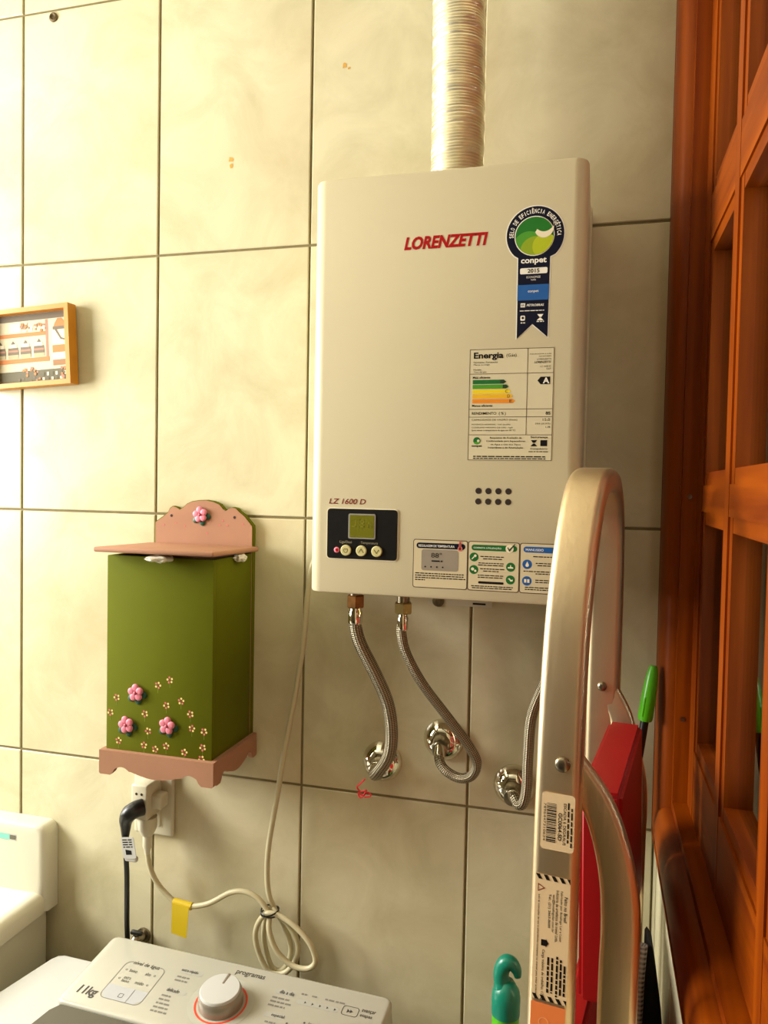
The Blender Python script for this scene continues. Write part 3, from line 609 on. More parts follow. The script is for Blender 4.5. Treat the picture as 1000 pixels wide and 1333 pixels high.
def hose(label, path, r, nutc, nm, dz):
    t = thing('braided_hose', label, 'hose', path[-1], 'braided steel hoses under the heater')
    P = cat(path, 10)
    part('braid', MB().tube(P, r, 18), BRAID, t, 60)
    x, y, z = nutc; mb = MB(); hexnut(mb, (x, y, 0), 0.0125, z - dz, z); part('nut', mb, nm, t, 20)
    part('inlet_stub', MB().lathe((x, y, 0), (0, 0, 1), [(0.0085, z - 0.001), (0.0085, 1.5176)], 18), STEEL, t)
    part('ferrule', MB().lathe((x, y, 0), (0, 0, 1), [(r * 1.0, z - dz - 0.022), (r * 1.14, z - dz - 0.020), (r * 1.14, z - dz - 0.006), (r * 0.95, z - dz - 0.003), (r * 0.95, z - dz)], 20), CHROME, t, 40)
    e = Vector(path[-1]); d = (Vector(path[-1]) - Vector(path[-2])).normalized()
    part('end_ferrule', MB().lathe(e, d, [(r * 1.0, -0.016), (r * 1.13, -0.014), (r * 1.13, 0.002), (r * 0.9, 0.003)], 20), CHROME, t, 40)
    return t
hose('thick braided steel hose hanging from the brown nut, leftmost', [(0.6085, -0.09, 1.480), (0.6088, -0.09, 1.462), (0.6160, -0.089, 1.438), (0.6370, -0.084, 1.3965), (0.6520, -0.079, 1.360), (0.6575, -0.075, 1.322), (0.6535, -0.070, 1.288), (0.6390, -0.065, 1.263), (0.6290, -0.052, 1.251), (0.6255, -0.030, 1.2500)], 0.0088, (0.6085, -0.09, 1.5045), BRASS, 0.017)
hose('thin braided steel hose curling into a loop in the middle', [(0.6735, -0.09, 1.474), (0.6722, -0.09, 1.458), (0.6790, -0.088, 1.430), (0.7000, -0.084, 1.392), (0.7300, -0.078, 1.353), (0.7600, -0.070, 1.313), (0.7715, -0.064, 1.288), (0.7650, -0.058, 1.268), (0.7480, -0.054, 1.2605), (0.7290, -0.052, 1.267), (0.7180, -0.046, 1.278), (0.7150, -0.030, 1.2885)], 0.0066, (0.6738, -0.09, 1.4985), mat('old_brass', rgb(150, 128, 80), 0.3, 1.0), 0.015)
hose('braided steel hose partly hidden behind the aluminium ladder', [(0.8720, -0.088, 1.474), (0.8700, -0.086, 1.440), (0.8560, -0.080, 1.402), (0.8415, -0.072, 1.358), (0.8380, -0.066, 1.306), (0.8370, -0.062, 1.262), (0.8330, -0.058, 1.240), (0.8265, -0.054, 1.2345), (0.8205, -0.046, 1.240), (0.8165, -0.028, 1.2365)], 0.0070, (0.8720, -0.088, 1.4985), mat('old_brass', None), 0.015)
P = cat([(0.618, -0.064, 1.247), (0.612, -0.062, 1.240), (0.606, -0.060, 1.233), (0.611, -0.059, 1.227), (0.619, -0.059, 1.230), (0.614, -0.058, 1.222), (0.607, -0.058, 1.224), (0.611, -0.058, 1.218), (0.620, -0.057, 1.226), (0.625, -0.057, 1.222), (0.616, -0.057, 1.219)], 6)
solo('thread_scrap', MB().tube(P, 0.0011, 6), mat('red_thread', rgb(220, 24, 40), 0.6), 'tangle of red sealing thread hanging below the leftmost hose', 'thread', (0.615, -0.06, 1.22))

# ================================================================== GREEN BAG DISPENSER BOX
bx = thing('bag_dispenser', 'tall olive green wooden box with dusty pink lid and flowers', 'wooden box', (0.3375, 0, 1.24))
BX0, BX1, BY, BZ0, BZ1 = 0.255, 0.420, -0.13, 1.262, 1.546
fb = Fr((0, BY, 0), (1, 0, 0), (0, 0, 1))
part('front_panel', MB().rbox((BX0, BY, BZ0), (BX1, BY + 0.008, BZ1), 0.001, 2), GREENBOX, bx)
part('side_panel', MB().rbox((BX0, BY + 0.008, BZ0), (BX0 + 0.008, -0.012, BZ1), 0.0008, 2), GREENBOX, bx)
part('side_panel', MB().rbox((BX1 - 0.008, BY + 0.008, BZ0), (BX1, -0.012, BZ1), 0.0008, 2), GREENBOX, bx)
prof = [(BX0, BZ0 - 0.02), (BX1 + 0.0005, BZ0 - 0.02), (BX1 + 0.0005, 1.580)]
top = [(0.690, 120), (0.693, 150), (0.660, 105), (0.640, 88), (0.626, 72), (0.610, 68), (0.597, 74), (0.585, 84), (0.572, 76), (0.556, 56), (0.530, 44), (0.500, 38), (0.468, 40), (0.440, 46), (0.418, 58), (0.404, 74), (0.388, 84), (0.372, 74), (0.358, 70), (0.346, 80), (0.338, 98), (0.318, 118), (0.283, 146)]
for xx, cy_ in top[1:]: prof.append((BX0 + (xx - 0.283) * 0.4025, 1.587 + (150 - cy_) * 0.00033))
prof[2] = (BX1 + 0.0005, 1.582)
part('back_board', MB().prism(f_wall, prof, 0.0006, 0.009), GREENBOX, bx, 30)
part('back_board_face', MB().prism(f_wall, [(0.3375 + (x - 0.3375) * 0.985, z - 0.001) for x, z in prof], 0.009, 0.0105), PINKP, bx, 30)
fbk = Fr((0, -0.0105, 0), (1, 0, 0), (0, 0, 1))
for x in (0.284, 0.3905): part('nail_hole', MB().disc(fbk, x, 1.5985, 0.0022, 0.0003, 12), mat('vent_dark', None), bx, None)
m = MB()
for (x, z) in ((0.271, 1.584), (0.292, 1.588), (0.307, 1.583), (0.366, 1.586), (0.379, 1.586), (0.404, 1.589), (0.371, 1.593), (0.345, 1.573)): part('painted_dot', MB().disc(fbk, x, z, 0.0014, 0.0003, 10), mat('dot_pink', rgb(196, 96, 90), 0.6), bx, None)
# lid, a board with rounded edges, resting on the box and propped a little by the bags
m = MB().rbox((0.2475, -0.153, -0.0035), (0.4315, -0.0108, 0.0035), 0.0028, 3)
R4 = Matrix.Rotation(math.radians(-1.2), 3, 'X')
for v in m.v: q = R4 @ (v - Vector((0.34, -0.011, 0))) + Vector((0.34, -0.011, 1.5525)); v.x, v.y, v.z = q
part('lid', m, PINKP, bx, 40)
# scalloped skirt round the bottom
def scallop(L):
    pts = [(0, 0.034), (0, 0.002), (0.002, 0), (L * 0.10, 0), (L * 0.125, 0.004)]
    for i in range(9): t = i / 8; pts.append((L * (0.14 + 0.13 * t), 0.006 + 0.0055 * math.sin(PI * t * 0.9) + (0.003 * (1 - t))))
    for i in range(7): t = i / 6; pts.append((L * (0.29 + 0.21 * t), 0.0075 - 0.0065 * math.sin(PI / 2 * t)))
    half = pts[:]; return half + [(L - a, b) for a, b in half[::-1][1:]]
SZ = 1.2382
fs = Fr((0.2495, -0.1385, SZ), (1, 0, 0), (0, 0, 1)); part('base_skirt', MB().prism(fs, scallop(0.1775), -0.008, 0), PINKP, bx, None)
fs = Fr((0.4270, -0.1302, SZ), (0, 1, 0), (0, 0, 1)); part('base_skirt', MB().prism(fs, scallop(0.1295), -0.007, 0), PINKP, bx, None)
fs = Fr((0.2495, -0.0005, SZ), (0, -1, 0), (0, 0, 1)); part('base_skirt', MB().prism(fs, scallop(0.1295), -0.007, 0), PINKP, bx, None)
part('bottom_board', MB().box((BX0 + 0.0085, BY + 0.0085, 1.264), (BX1 - 0.0085, -0.0125, 1.2715)), PINKP, bx)
# clay flowers
def blob(mb, fr, a, b, rx, ry, rot, h, hh, n=14):
    ca, sa = math.cos(rot), math.sin(rot); rings = ((1.0, 0), (1.0, 0.45), (0.8, 0.85), (0.4, 1.0)); vs = []
    for s, t in rings:
        for i in range(n):
            q = 2 * PI * i / n; x, y = rx * s * math.cos(q), ry * s * math.sin(q); vs.append(fr.p(a + x * ca - y * sa, b + x * sa + y * ca, h + hh * t))
    fs_ = [(j * n + i, j * n + (i + 1) % n, (j + 1) * n + (i + 1) % n, (j + 1) * n + i) for j in range(3) for i in range(n)] + [[3 * n + i for i in range(n)]]
    mb.add(vs, fs_)
def flower(fr, a, b, k, rot):
    m = MB()
    fl = part('flower', MB().prism(fr, circ(a, b, 0.004 * k, 12), 0, 0.003), PETALC, bx)
    for i in range(3):
        q = -PI / 2 + (i - 1) * 1.05 + 0.25; m = MB(); blob(m, fr, a + 0.0085 * k * math.cos(q), b + 0.0092 * k * math.sin(q), 0.0085 * k, 0.0055 * k, q, 0.0, 0.0025); part('leaf', m, LEAF, fl, 60)
    for i in range(5):
        q = rot + PI / 2 + i * 2 * PI / 5; m = MB(); blob(m, fr, a + 0.0068 * k * math.cos(q), b + 0.0068 * k * math.sin(q), 0.0056 * k, 0.0053 * k, q, 0.0022 + 0.0002 * i, 0.0026); part('petal', m, PETAL, fl, 60)
    m = MB(); blob(m, fr, a, b, 0.0026 * k, 0.0026 * k, 0, 0.004, 0.0024); part('flower_centre', m, PETALC, fl, 60)
    m = MB(); blob(m, fr, a, b, 0.0017 * k, 0.0017 * k, 0, 0.0060, 0.0014); part('flower_centre', m, PETAL, fl, 60)
def fx(c): return BX0 + (c - 68) * 0.000353
def fz(c): return BZ1 - (c - 292) * 0.000316
flower(fb, fx(206), fz(893), 1.0, 0.1); flower(fb, fx(164), fz(1040), 1.0, 0.3); flower(fb, fx(346), fz(1024), 1.0, -0.1)
flower(fbk, 0.3345, 1.6015, 1.0, 0.2)
PD1 = mat('dot_rose', rgb(206, 110, 100), 0.6); PD2 = mat('dot_cream', rgb(236, 206, 130), 0.6); PD3 = mat('stem_green', rgb(110, 140, 30), 0.6); PD4 = mat('dot_core', rgb(120, 60, 30), 0.6)
for (cx_, cz_) in ((352, 825), (300, 853), (402, 913), (338, 938), (443, 965), (243, 985), (115, 925), (87, 995), (450, 1027), (502, 1035), (258, 1060), (497, 1105), (125, 1118), (240, 1125), (290, 1137), (338, 1117), (418, 1135), (492, 1155)):
    m = MB(); a, b = fx(cx_), fz(cz_); r0 = random.uniform(0, 2)
    for i in range(5): m.m = 0 if i % 2 else 1; q = r0 + i * 2 * PI / 5; m.disc(fb, a + 0.0036 * math.cos(q), b + 0.0036 * math.sin(q), 0.0016, 0.0003, 8)
    m.m = 3; m.disc(fb, a, b, 0.0014, 0.0004, 8)
    m.m = 2; m.rect(fb, a - 0.0003, b - 0.011, a + 0.0003, b - 0.005, 0.0002)
    part('painted_flower', m, (PD1, PD2, PD3, PD4), bx, None)
# plastic bags poking out under the lid
def crumple(c, d, seed):
    random.seed(seed); bm = bmesh.new(); bmesh.ops.create_icosphere(bm, subdivisions=3, radius=1)
    m = MB(); vs = []
    for v in bm.verts:
        k = 1 + 0.28 * math.sin(v.co.x * 5 + seed) * math.cos(v.co.y * 6) + random.uniform(-0.1, 0.1); vs.append((c[0] + v.co.x * d[0] * k, c[1] + v.co.y * d[1] * k, c[2] + v.co.z * d[2] * k))
    m.add(vs, [[v.index for v in f.verts] for f in bm.faces]); bm.free(); return m
BAG = mat('white_plastic_bag', rgb(214, 210, 198), 0.35)
solo('plastic_bag', crumple((0.345, -0.140, 1.5455), (0.016, 0.018, 0.0050), 2), BAG, 'crumpled white plastic bag poking out at the front of the green box', 'plastic bag', (0.345, -0.140, 1.540), smooth=25)
solo('plastic_bag', crumple((0.426, -0.062, 1.5435), (0.009, 0.014, 0.0055), 5), BAG, 'small bit of white bag at the right side under the pink lid', 'plastic bag', (0.426, -0.062, 1.538), smooth=25)

# ================================================================== FRAMED PICTURE
pic = thing('picture_frame', 'small honey wood shadow box frame holding a picture of jars', 'picture frame', (0.024, 0, 1.862))
TR = math.radians(3.0); fp = Fr((0.024, -0.003, 1.862), (math.cos(TR), 0, math.sin(TR)), (-math.sin(TR), 0, math.cos(TR)))
PW, PH, PD, PT = 0.083, 0.0635, 0.020, 0.0075
for (p0, p1, mm_) in (((-PW, PH), (PW, PH), 0), ((-PW, -PH), (PW, -PH), 0), ((-PW, -PH), (-PW, PH), 1), ((PW, -PH), (PW, PH), 1)):
    sx = -1 if p0[0] > 0 else 1; sy = -1 if p0[1] > 0 else 1
    if mm_ == 0: q = [(-PW, p0[1]), (PW, p0[1]), (PW - PT, p0[1] + sy * PT), (-PW + PT, p0[1] + sy * PT)]
    else: q = [(p0[0], -PH), (p0[0], PH), (p0[0] + sx * PT, PH - PT), (p0[0] + sx * PT, -PH + PT)]
    part('frame_bar', MB().prism(fp, q, 0, PD), OFRAME, pic, 30)
part('backing', MB().prism(fp, [(-PW + PT, -PH + PT), (PW - PT, -PH + PT), (PW - PT, PH - PT), (-PW + PT, PH - PT)], 0, 0.005), mat('picture_paper', rgb(196, 186, 156), 0.7), pic)
hgr = MB(); hgr.tube([fp.p(-0.012 + 0.003 * i, PH + 0.0025 + 0.0015 * math.sin(i), 0.003) for i in range(8)], 0.0008, 6); part('hanger', hgr, STEEL, pic)
def pp(cx_, cy_): return (-0.0755 + 0.034 + (cx_ - 50) / 700 * 0.1165, PH - PT - (cy_ - 270) / 790 * 0.112)
OR_ = mat('terracotta_print', rgb(188, 110, 44), 0.7); BRN = mat('brown_grey_print', rgb(98, 86, 66), 0.7); GRN = mat('sage_print', rgb(84, 78, 50), 0.7); PNK = mat('rose_print', rgb(160, 110, 86), 0.7); CRM = mat('cream_paper_print', rgb(208, 200, 174), 0.7)
def prn(name, pts, ml, h): part(name, MB().poly(fp, pts, 0.005 + h), ml, pic, None)
def q4(x0, y0, x1, y1): return [pp(x0, y1), pp(x1, y1), pp(x1, y0), pp(x0, y0)]
prn('printed_band', q4(-180, 272, 748, 345), BRN, 0.0002); prn('printed_band', q4(-180, 480, 470, 525), OR_, 0.0003); prn('printed_band', q4(-180, 770, 505, 822), OR_, 0.0003)
prn('printed_band', q4(-180, 915, 748, 1058), GRN, 0.0002); prn('printed_band', q4(470, 350, 500, 770), PNK, 0.0002)
prn('printed_pot', q4(50, 360, 190, 470), CRM, 0.00025)
random.seed(11)
for i in range(26):
    x = random.uniform(190, 460); y = random.uniform(365, 470); a, b = pp(x, y); prn('printed_blossom', circ(a, b, random.uniform(0.0016, 0.003), 8), random.choice((OR_, PNK, BRN, CRM)), 0.0004 + 0.00002 * i)
for i in range(30):
    x = random.choice((random.uniform(120, 400), random.uniform(640, 730))); y = random.uniform(890, 1040); a, b = pp(x, y); prn('printed_blossom', circ(a, b, random.uniform(0.0016, 0.0032), 8), random.choice((OR_, PNK, OR_, BRN)), 0.0004 + 0.00002 * i)
for cxx in (-60, 90, 235, 390):
    for k, (y0, y1, ml, wd) in enumerate(((600, 640, CRM, 44), (640, 668, BRN, 58), (668, 690, PNK, 62), (690, 722, BRN, 62), (722, 762, mat('beige_print', rgb(170, 154, 116), 0.7), 60))): prn('printed_jar', q4(cxx - wd, y0, cxx + wd, y1), ml, 0.0004)
    a, b = pp(cxx, 590); prn('printed_jar', [pp(cxx - 44, 640), pp(cxx + 44, 640), pp(cxx + 30, 605), pp(cxx, 560), pp(cxx - 30, 605)], BRN, 0.0003)
for k, (y0, y1, ml) in enumerate(((480, 650, CRM), (650, 735, OR_), (735, 815, CRM), (815, 880, mat('tan_print', rgb(140, 98, 52), 0.7)))): prn('printed_big_jar', q4(545, y0, 740, y1), ml, 0.0004)
a, b = pp(640, 440); prn('printed_lid', [pp(555, 470), pp(722, 470), pp(700, 410), pp(655, 350), pp(610, 350), pp(575, 410)], OR_, 0.0004); prn('printed_lid', q4(555, 440, 722, 475), BRN, 0.0005)
prn('printed_handle', [pp(575, 475), pp(600, 475), pp(650, 570), pp(720, 598), pp(720, 612), pp(640, 590)], BRN, 0.0006)
for i in range(6):
    for j in range(2): prn('printed_check', q4(420 + i * 50 + j * 0, 945 + j * 60, 444 + i * 50, 985 + j * 50), CRM if (i + j) % 2 else GRN, 0.0006)

# ================================================================== SOCKET, ADAPTER, CORDS
out = thing('wall_socket', 'white wall socket plate below the green box', 'wall socket', (0.257, 0, 1.14))
part('cover_plate', MB().rbox((0.2210, -0.009, 1.094), (0.2905, -0.0003, 1.205), 0.004, 3), WPLAST2, out, 40)
part('socket_insert', MB().rbox((0.2400, -0.012, 1.110), (0.2700, -0.006, 1.190), 0.002, 2), WPLAST2, out, 40)
ad = thing('socket_adapter', 'ivory three-way plug adapter pushed into the wall socket', 'adapter', (0.259, -0.012, 1.16))
part('adapter_block', MB().rbox((0.2440, -0.052, 1.136), (0.2720, -0.012, 1.190), 0.003, 3), WPLAST2, ad, 40)
part('adapter_arm', MB().rbox((0.2700, -0.040, 1.150), (0.2880, -0.018, 1.172), 0.003, 3), WPLAST2, ad, 40)
for x in (0.2535, 0.2625): part('pin_hole', MB().lathe((x, -0.0520, 1.176), (0, -1, 0), [(0.0021, 0), (0.0021, 0.0003)], 10), mat('vent_dark', None), ad)
# black cord of the washer: angled plug, cable, paper tag
bc = thing('washer_cord', 'black power cord with angled plug and white paper tag', 'power cord', (0.245, -0.055, 0.95))
P = cat([(0.2655, -0.0535, 1.158), (0.2590, -0.062, 1.157), (0.2520, -0.067, 1.152), (0.2470, -0.068, 1.142), (0.2455, -0.067, 1.130), (0.2445, -0.066, 1.114)], 6); nP = len(P)
m = MB().sweep(P, circ(0, 0, 1, 14), ref=(0, 1, 0), scale=[(0.012 + 0.002 * math.sin(PI * min(1, i / nP * 1.5)) - (0.0075 * max(0, (i / nP - 0.45) / 0.55)), 0.0125 - (0.0075 * max(0, (i / nP - 0.4) / 0.6))) for i in range(nP)])
part('angled_plug', m, BLACK, bc, 50)
part('cable', MB().tube(cat([(0.2445, -0.066, 1.116), (0.2440, -0.064, 1.09), (0.2435, -0.060, 1.055), (0.2400, -0.054, 1.01), (0.2365, -0.048, 0.965), (0.234, -0.040, 0.91), (0.235, -0.035, 0.80)], 8), 0.0039, 12), BLACK, bc, 50)
ft = Fr((0.2530, -0.0745, 1.105), (0.97, 0.0, 0.16), (-0.18, 0.0, 0.98))
tgp = part('paper_tag', MB().prism(ft, rrect(-0.0085, -0.018, 0.0135, 0.014, 0.003), 0, 0.0008), WPLAST, bc, 30)
m = MB(); random.seed(5)
for k in range(4): lines(m, ft, -0.006, 0.0095 - k * 0.0036, 0.016, 0.0017, 0.0010)
m.poly(ft, [(-0.003, -0.012), (0.007, -0.012), (0.007, -0.006), (-0.003, -0.004)], 0.0010)
part('tag_print', m, PRINT_K, tgp, None)
part('tag_fold', MB().rbox((0.2480, -0.0745, 1.0815), (0.2690, -0.0675, 1.0905), 0.003, 3), WPLAST, bc, 40)
# beige cord of the heater
hc = thing('heater_cord', 'beige power cord with yellow tag, bundled in loops below the heater', 'power cord', (0.46, -0.03, 0.95))
m = MB().lathe((0.2630, -0.036, 1.136), (0, 0, -1), [(0.0145, 0), (0.0148, 0.012), (0.0135, 0.019), (0.0090, 0.028), (0.0070, 0.028), (0.0070, 0.046), (0.0048, 0.052), (0.0042, 0.058)], 20)
part('plug', m, WPLAST2, hc, 50)
CR = 0.0040; Y = -0.030
P = [(0.2630, -0.036, 1.080), (0.2660, -0.034, 1.058), (0.2775, Y, 1.0307), (0.3043, Y, 1.0085), (0.3241, Y, 1.0025), (0.3630, Y, 1.0125), (0.4010, Y, 1.0361), (0.4261, Y, 1.0410), (0.4480, Y, 1.0330), (0.4640, Y - 0.002, 1.0150),
     (0.4690, Y - 0.010, 0.9950), (0.4820, Y - 0.012, 0.9690), (0.5050, Y - 0.012, 0.9520), (0.5300, Y - 0.012, 0.9510), (0.5420, Y - 0.011, 0.9640), (0.5320, Y - 0.009, 0.9870), (0.5080, Y - 0.006, 1.0060), (0.4830, Y - 0.004, 1.0160),
     (0.4640, Y - 0.006, 1.0180), (0.4500, Y - 0.005, 1.0020), (0.4440, Y - 0.003, 0.9780), (0.4520, Y - 0.002, 0.9480), (0.4680, Y - 0.002, 0.9280), (0.4900, Y, 0.9300), (0.5060, Y + 0.002, 0.9500), (0.5090, Y + 0.003, 0.9750), (0.4950, Y + 0.003, 0.9990), (0.4760, Y + 0.003, 1.0150),
     (0.4660, Y + 0.006, 1.0190), (0.4560, Y + 0.008, 1.0100), (0.4530, Y + 0.008, 0.9700), (0.4660, Y + 0.008, 0.9300), (0.4850, Y + 0.009, 0.9300), (0.4960, Y + 0.009, 0.9600), (0.4850, Y + 0.009, 0.9950), (0.4700, Y + 0.008, 1.0180),
     (0.4620, Y + 0.006, 1.0360), (0.4585, Y + 0.004, 1.0660), (0.4621, Y, 1.1174), (0.4755, Y, 1.1995), (0.4843, Y, 1.2575), (0.5009, Y, 1.3496), (0.5125, Y, 1.4289), (0.5175, Y, 1.4961), (0.5260, Y, 1.5400), (0.5500, Y + 0.004, 1.5700), (0.5770, Y + 0.006, 1.5800)]
part('cable', MB().tube(cat(P, 7), CR, 12), CABLE, hc, 60)
for k, (dy, tl) in enumerate(((0, 0.2), (0.001, -0.25))):
    Q = [(0.4655 + 0.0125 * math.cos(a), Y + 0.000 + 0.0155 * math.sin(a), 1.0185 + tl * 0.0125 * math.cos(a)) for a in [i * 2 * PI / 20 for i in range(21)]]
    part('wire_tie', MB().tube(Q, 0.0011, 6), BLACK, hc, 60)
fy = Fr((0.3205, Y - 0.0062, 1.003), (0.995, 0, -0.05), (0.05, 0, 0.995))
yt = part('yellow_tag', MB().prism(fy, [(-0.0125, -0.042), (0.0135, -0.045), (0.0150, 0.004), (-0.0140, 0.004)], 0, 0.0006), YTAG, hc)
part('tag_sleeve', MB().lathe((0.3060, Y, 1.0067), (0.031, 0, -0.0025), [(0.0058, 0), (0.0058, 0.031)], 16), YTAG, yt, 60)

# ================================================================== WASHING MACHINE
wm = thing('washing_machine', 'white top-loading washing machine with dial, below the heater', 'washing machine', (0.44, -0.35, 0))
ZD = 0.930
part('cabinet', MB().rbox((0.125, -0.66, 0.03), (0.745, -0.095, ZD - 0.03), 0.03, 4), WPLAST, wm, 40)
for x in (0.17, 0.70):
    for y in (-0.62, -0.14): part('foot', MB().lathe((x, y, 0.0), (0, 0, 1), [(0.022, 0), (0.022, 0.02), (0.015, 0.04)], 16), BLACK, wm)
fd = Fr((0, 0, 0), (1, 0, 0), (0, 1, 0))
deck = [(0.146, -0.0905), (0.154, -0.0865), (0.730, -0.104), (0.748, -0.12), (0.757, -0.20), (0.757, -0.62), (0.72, -0.675), (0.14, -0.675), (0.100, -0.62), (0.104, -0.32), (0.124, -0.184), (0.141, -0.100)]
m = MB().prism(fd, [(0.44 + (x - 0.44) * 0.99, -0.38 + (y + 0.38) * 0.99) for x, y in deck], ZD - 0.04, ZD - 0.006); part('deck', m, WPLAST, wm, 30)
m = MB()
n = len(deck)
rr_ = [(1.0, ZD - 0.008), (1.0, ZD - 0.003), (0.994, ZD - 0.0005), (0.985, ZD)]
vs = [(0.44 + (x - 0.44) * s, -0.38 + (y + 0.38) * s, z) for s, z in rr_ for x, y in deck]
m.add(vs, [(j * n + (i + 1) % n, j * n + i, (j + 1) * n + i, (j + 1) * n + (i + 1) % n) for j in range(3) for i in range(n)] + [[3 * n + i for i in range(n)][::-1]])
part('deck_top', m, WPLAST, wm, 60)
# lid of smoked plastic in front of the panel, set into the deck
lidp = [(0.243, -0.2085), (0.662, -0.2240), (0.690, -0.28), (0.690, -0.60), (0.66, -0.64), (0.22, -0.64), (0.196, -0.60), (0.206, -0.40), (0.222, -0.31), (0.232, -0.255), (0.236, -0.222)]
part('lid_gap', MB().prism(fd, [(0.44 + (x - 0.44) * 1.012, -0.43 + (y + 0.43) * 1.012) for x, y in lidp], ZD - 0.002, ZD + 0.0150), mat('lid_gap_dark', rgb(50, 42, 34), 0.8), wm)
part('lid', MB().prism(fd, lidp, ZD - 0.002, ZD + 0.0205), SMOKE, wm, 30)
# control panel: wedge with rounded outline
PB = Vector((0.238, -0.080, 0.970)); ex = (Vector((0.670, -0.096, 0.970)) - PB).normalized(); ey = Vector((0.0, 0.1264, 0.0175)); ey = (ey - ex * ey.dot(ex)).normalized()
fpn = Fr(PB, ex, ey); PL, PDp = 0.4325, 0.1275      # local: a 0..PL, b -PDp..0
outl = rrect(-0.002, -PDp, PL + 0.002, 0.002, 0.010, 6)
n = len(outl); m = MB(); ca_, cb_ = PL / 2, -PDp / 2
def ins(p, d): return (ca_ + (p[0] - ca_) * (1 - d / (PL / 2)), cb_ + (p[1] - cb_) * (1 - d / (PDp / 2)))
lv = [(0.0, -0.046), (0.0, -0.004), (0.0012, -0.0012), (0.004, 0.0)]
vs = [fpn.p(*ins(p, d), h) for d, h in lv for p in outl]
for i in range(n): vs[i].z = ZD - 0.001
m.add(vs, [(j * n + i, j * n + (i + 1) % n, (j + 1) * n + (i + 1) % n, (j + 1) * n + i) for j in range(3) for i in range(n)] + [[3 * n + i for i in range(n)]])
panel = part('control_panel', m, mat('panel_white', rgb(176, 174, 160), 0.25, coat=0.2), wm, 50)
INK = mat('panel_ink', rgb(66, 62, 58), 0.5); GINK = mat('panel_grey_ink', rgb(164, 163, 152), 0.5); INK2 = mat('panel_fine_ink', rgb(120, 116, 108), 0.5)
H1 = 0.0003
part('capacity_lettering', textmb(fpn, '11kg', 0.0165, -0.1120, 0.0300, 0.0180, H1, 0.1, 0.03), INK, panel, None)
m = MB()
textmb(fpn, 'nível de água', 0.0610, -0.0440, 0.0420, 0.0085, H1, 0.05, 0.01, m); textmb(fpn, 'programas', 0.2100, -0.0200, 0.0440, 0.0085, H1, 0.05, 0.012, m)
part('panel_lettering', m, INK, panel, None)
def ring(mb, fr, o0, o1, h):
    k = len(o0)
    for i in range(k): mb.poly(fr, [o0[i], o0[(i + 1) % k], o1[(i + 1) % k], o1[i]], h)
m = MB(); a0, b0, a1, b1 = 0.0500, -0.1060, 0.1140, -0.0380
ro = rrect(a0, b0, a1, b1, 0.009, 5); ri = rrect(a0 + 0.0009, b0 + 0.0009, a1 - 0.0009, b1 - 0.0009, 0.0082, 5)
for i in range(len(ro)):
    c = (ro[i][0] + ro[(i + 1) % len(ro)][0]) / 2
    if ro[i][1] > b1 - 0.001 and ro[(i + 1) % len(ro)][1] > b1 - 0.001 and abs(ro[i][0] - ro[(i + 1) % len(ro)][0]) > 0.02:
        m.rect(fpn, a0 + 0.008, b1 - 0.0009, a0 + 0.010, b1, H1); m.rect(fpn, a1 - 0.011, b1 - 0.0009, a1 - 0.008, b1, H1)
    else: m.poly(fpn, [ro[i], ro[(i + 1) % len(ro)], ri[(i + 1) % len(ri)], ri[i]], H1)
m.rect(fpn, 0.0925, b0, 0.0931, b0 + 0.024, H1 + 0.0002)
part('button_outline', m, INK2, panel, None)
part('button_field', MB().poly(fpn, [(a0 + 0.001, b0 + 0.009), (a0 + 0.009, b0 + 0.001), (a1 - 0.009, b0 + 0.001), (a1 - 0.001, b0 + 0.009), (a1 - 0.001, b0 + 0.024), (a0 + 0.001, b0 + 0.024)], 0.0002), mat('button_blue_grey', rgb(172, 174, 176), 0.4), panel, None)
m = MB()
textmb(fpn, 'baixo', 0.0640, -0.0560, 0.0120, 0.0055, H1, mb=m); textmb(fpn, 'alto', 0.0895, -0.0560, 0.0085, 0.0055, H1, mb=m); textmb(fpn, 'extra', 0.0640, -0.0690, 0.0110, 0.0045, H1, mb=m); textmb(fpn, 'baixo', 0.0640, -0.0745, 0.0120, 0.0050, H1, mb=m); textmb(fpn, 'médio', 0.0850, -0.0735, 0.0130, 0.0060, H1, mb=m)
sq0 = rrect(0.0765, -0.1000, 0.0835, -0.0930, 0.001, 2); sq1 = rrect(0.0772, -0.0993, 0.0828, -0.0937, 0.0008, 2); ring(m, fpn, sq0, sq1, H1 + 0.0001)
for (x, y) in ((0.0585, -0.0535), (0.0585, -0.0700), (0.1040, -0.0535), (0.1040, -0.0710)): ring(m, fpn, circ(x, y, 0.0016, 10), circ(x, y, 0.0011, 10), H1)
textmb(fpn, 'extra rápido', 0.1345, -0.0360, 0.0260, 0.0065, 0.0005, 0.05, 0.01, m); textmb(fpn, 'delicado', 0.1345, -0.0720, 0.0190, 0.0060, 0.0005, 0.05, 0.01, m)
textmb(fpn, 'dia a dia', 0.2845, -0.0330, 0.0210, 0.0060, 0.0005, 0.05, 0.01, m); textmb(fpn, 'especial', 0.2900, -0.0720, 0.0180, 0.0062, 0.0005, 0.05, 0.01, m)
textmb(fpn, 'avançar', 0.4010, -0.0330, 0.0190, 0.0058, H1, 0.05, 0.012, m); textmb(fpn, 'etapas', 0.4010, -0.0410, 0.0165, 0.0058, H1, 0.05, 0.012, m)
for k in range(2): m2 = MB(); m2.poly(fpn, [(0.3825 + 0.004 * k, -0.0385), (0.3865 + 0.004 * k, -0.0355), (0.3825 + 0.004 * k, -0.0325)], H1); part('panel_mark', m2, INK, panel, None)
for k in range(5): m2 = MB(); m2.poly(fpn, [(0.3235 + 0.0105 * k, -0.0405), (0.3260 + 0.0105 * k, -0.0385), (0.3235 + 0.0105 * k, -0.0365)], 0.0005); part('panel_mark', m2, INK, panel, None)
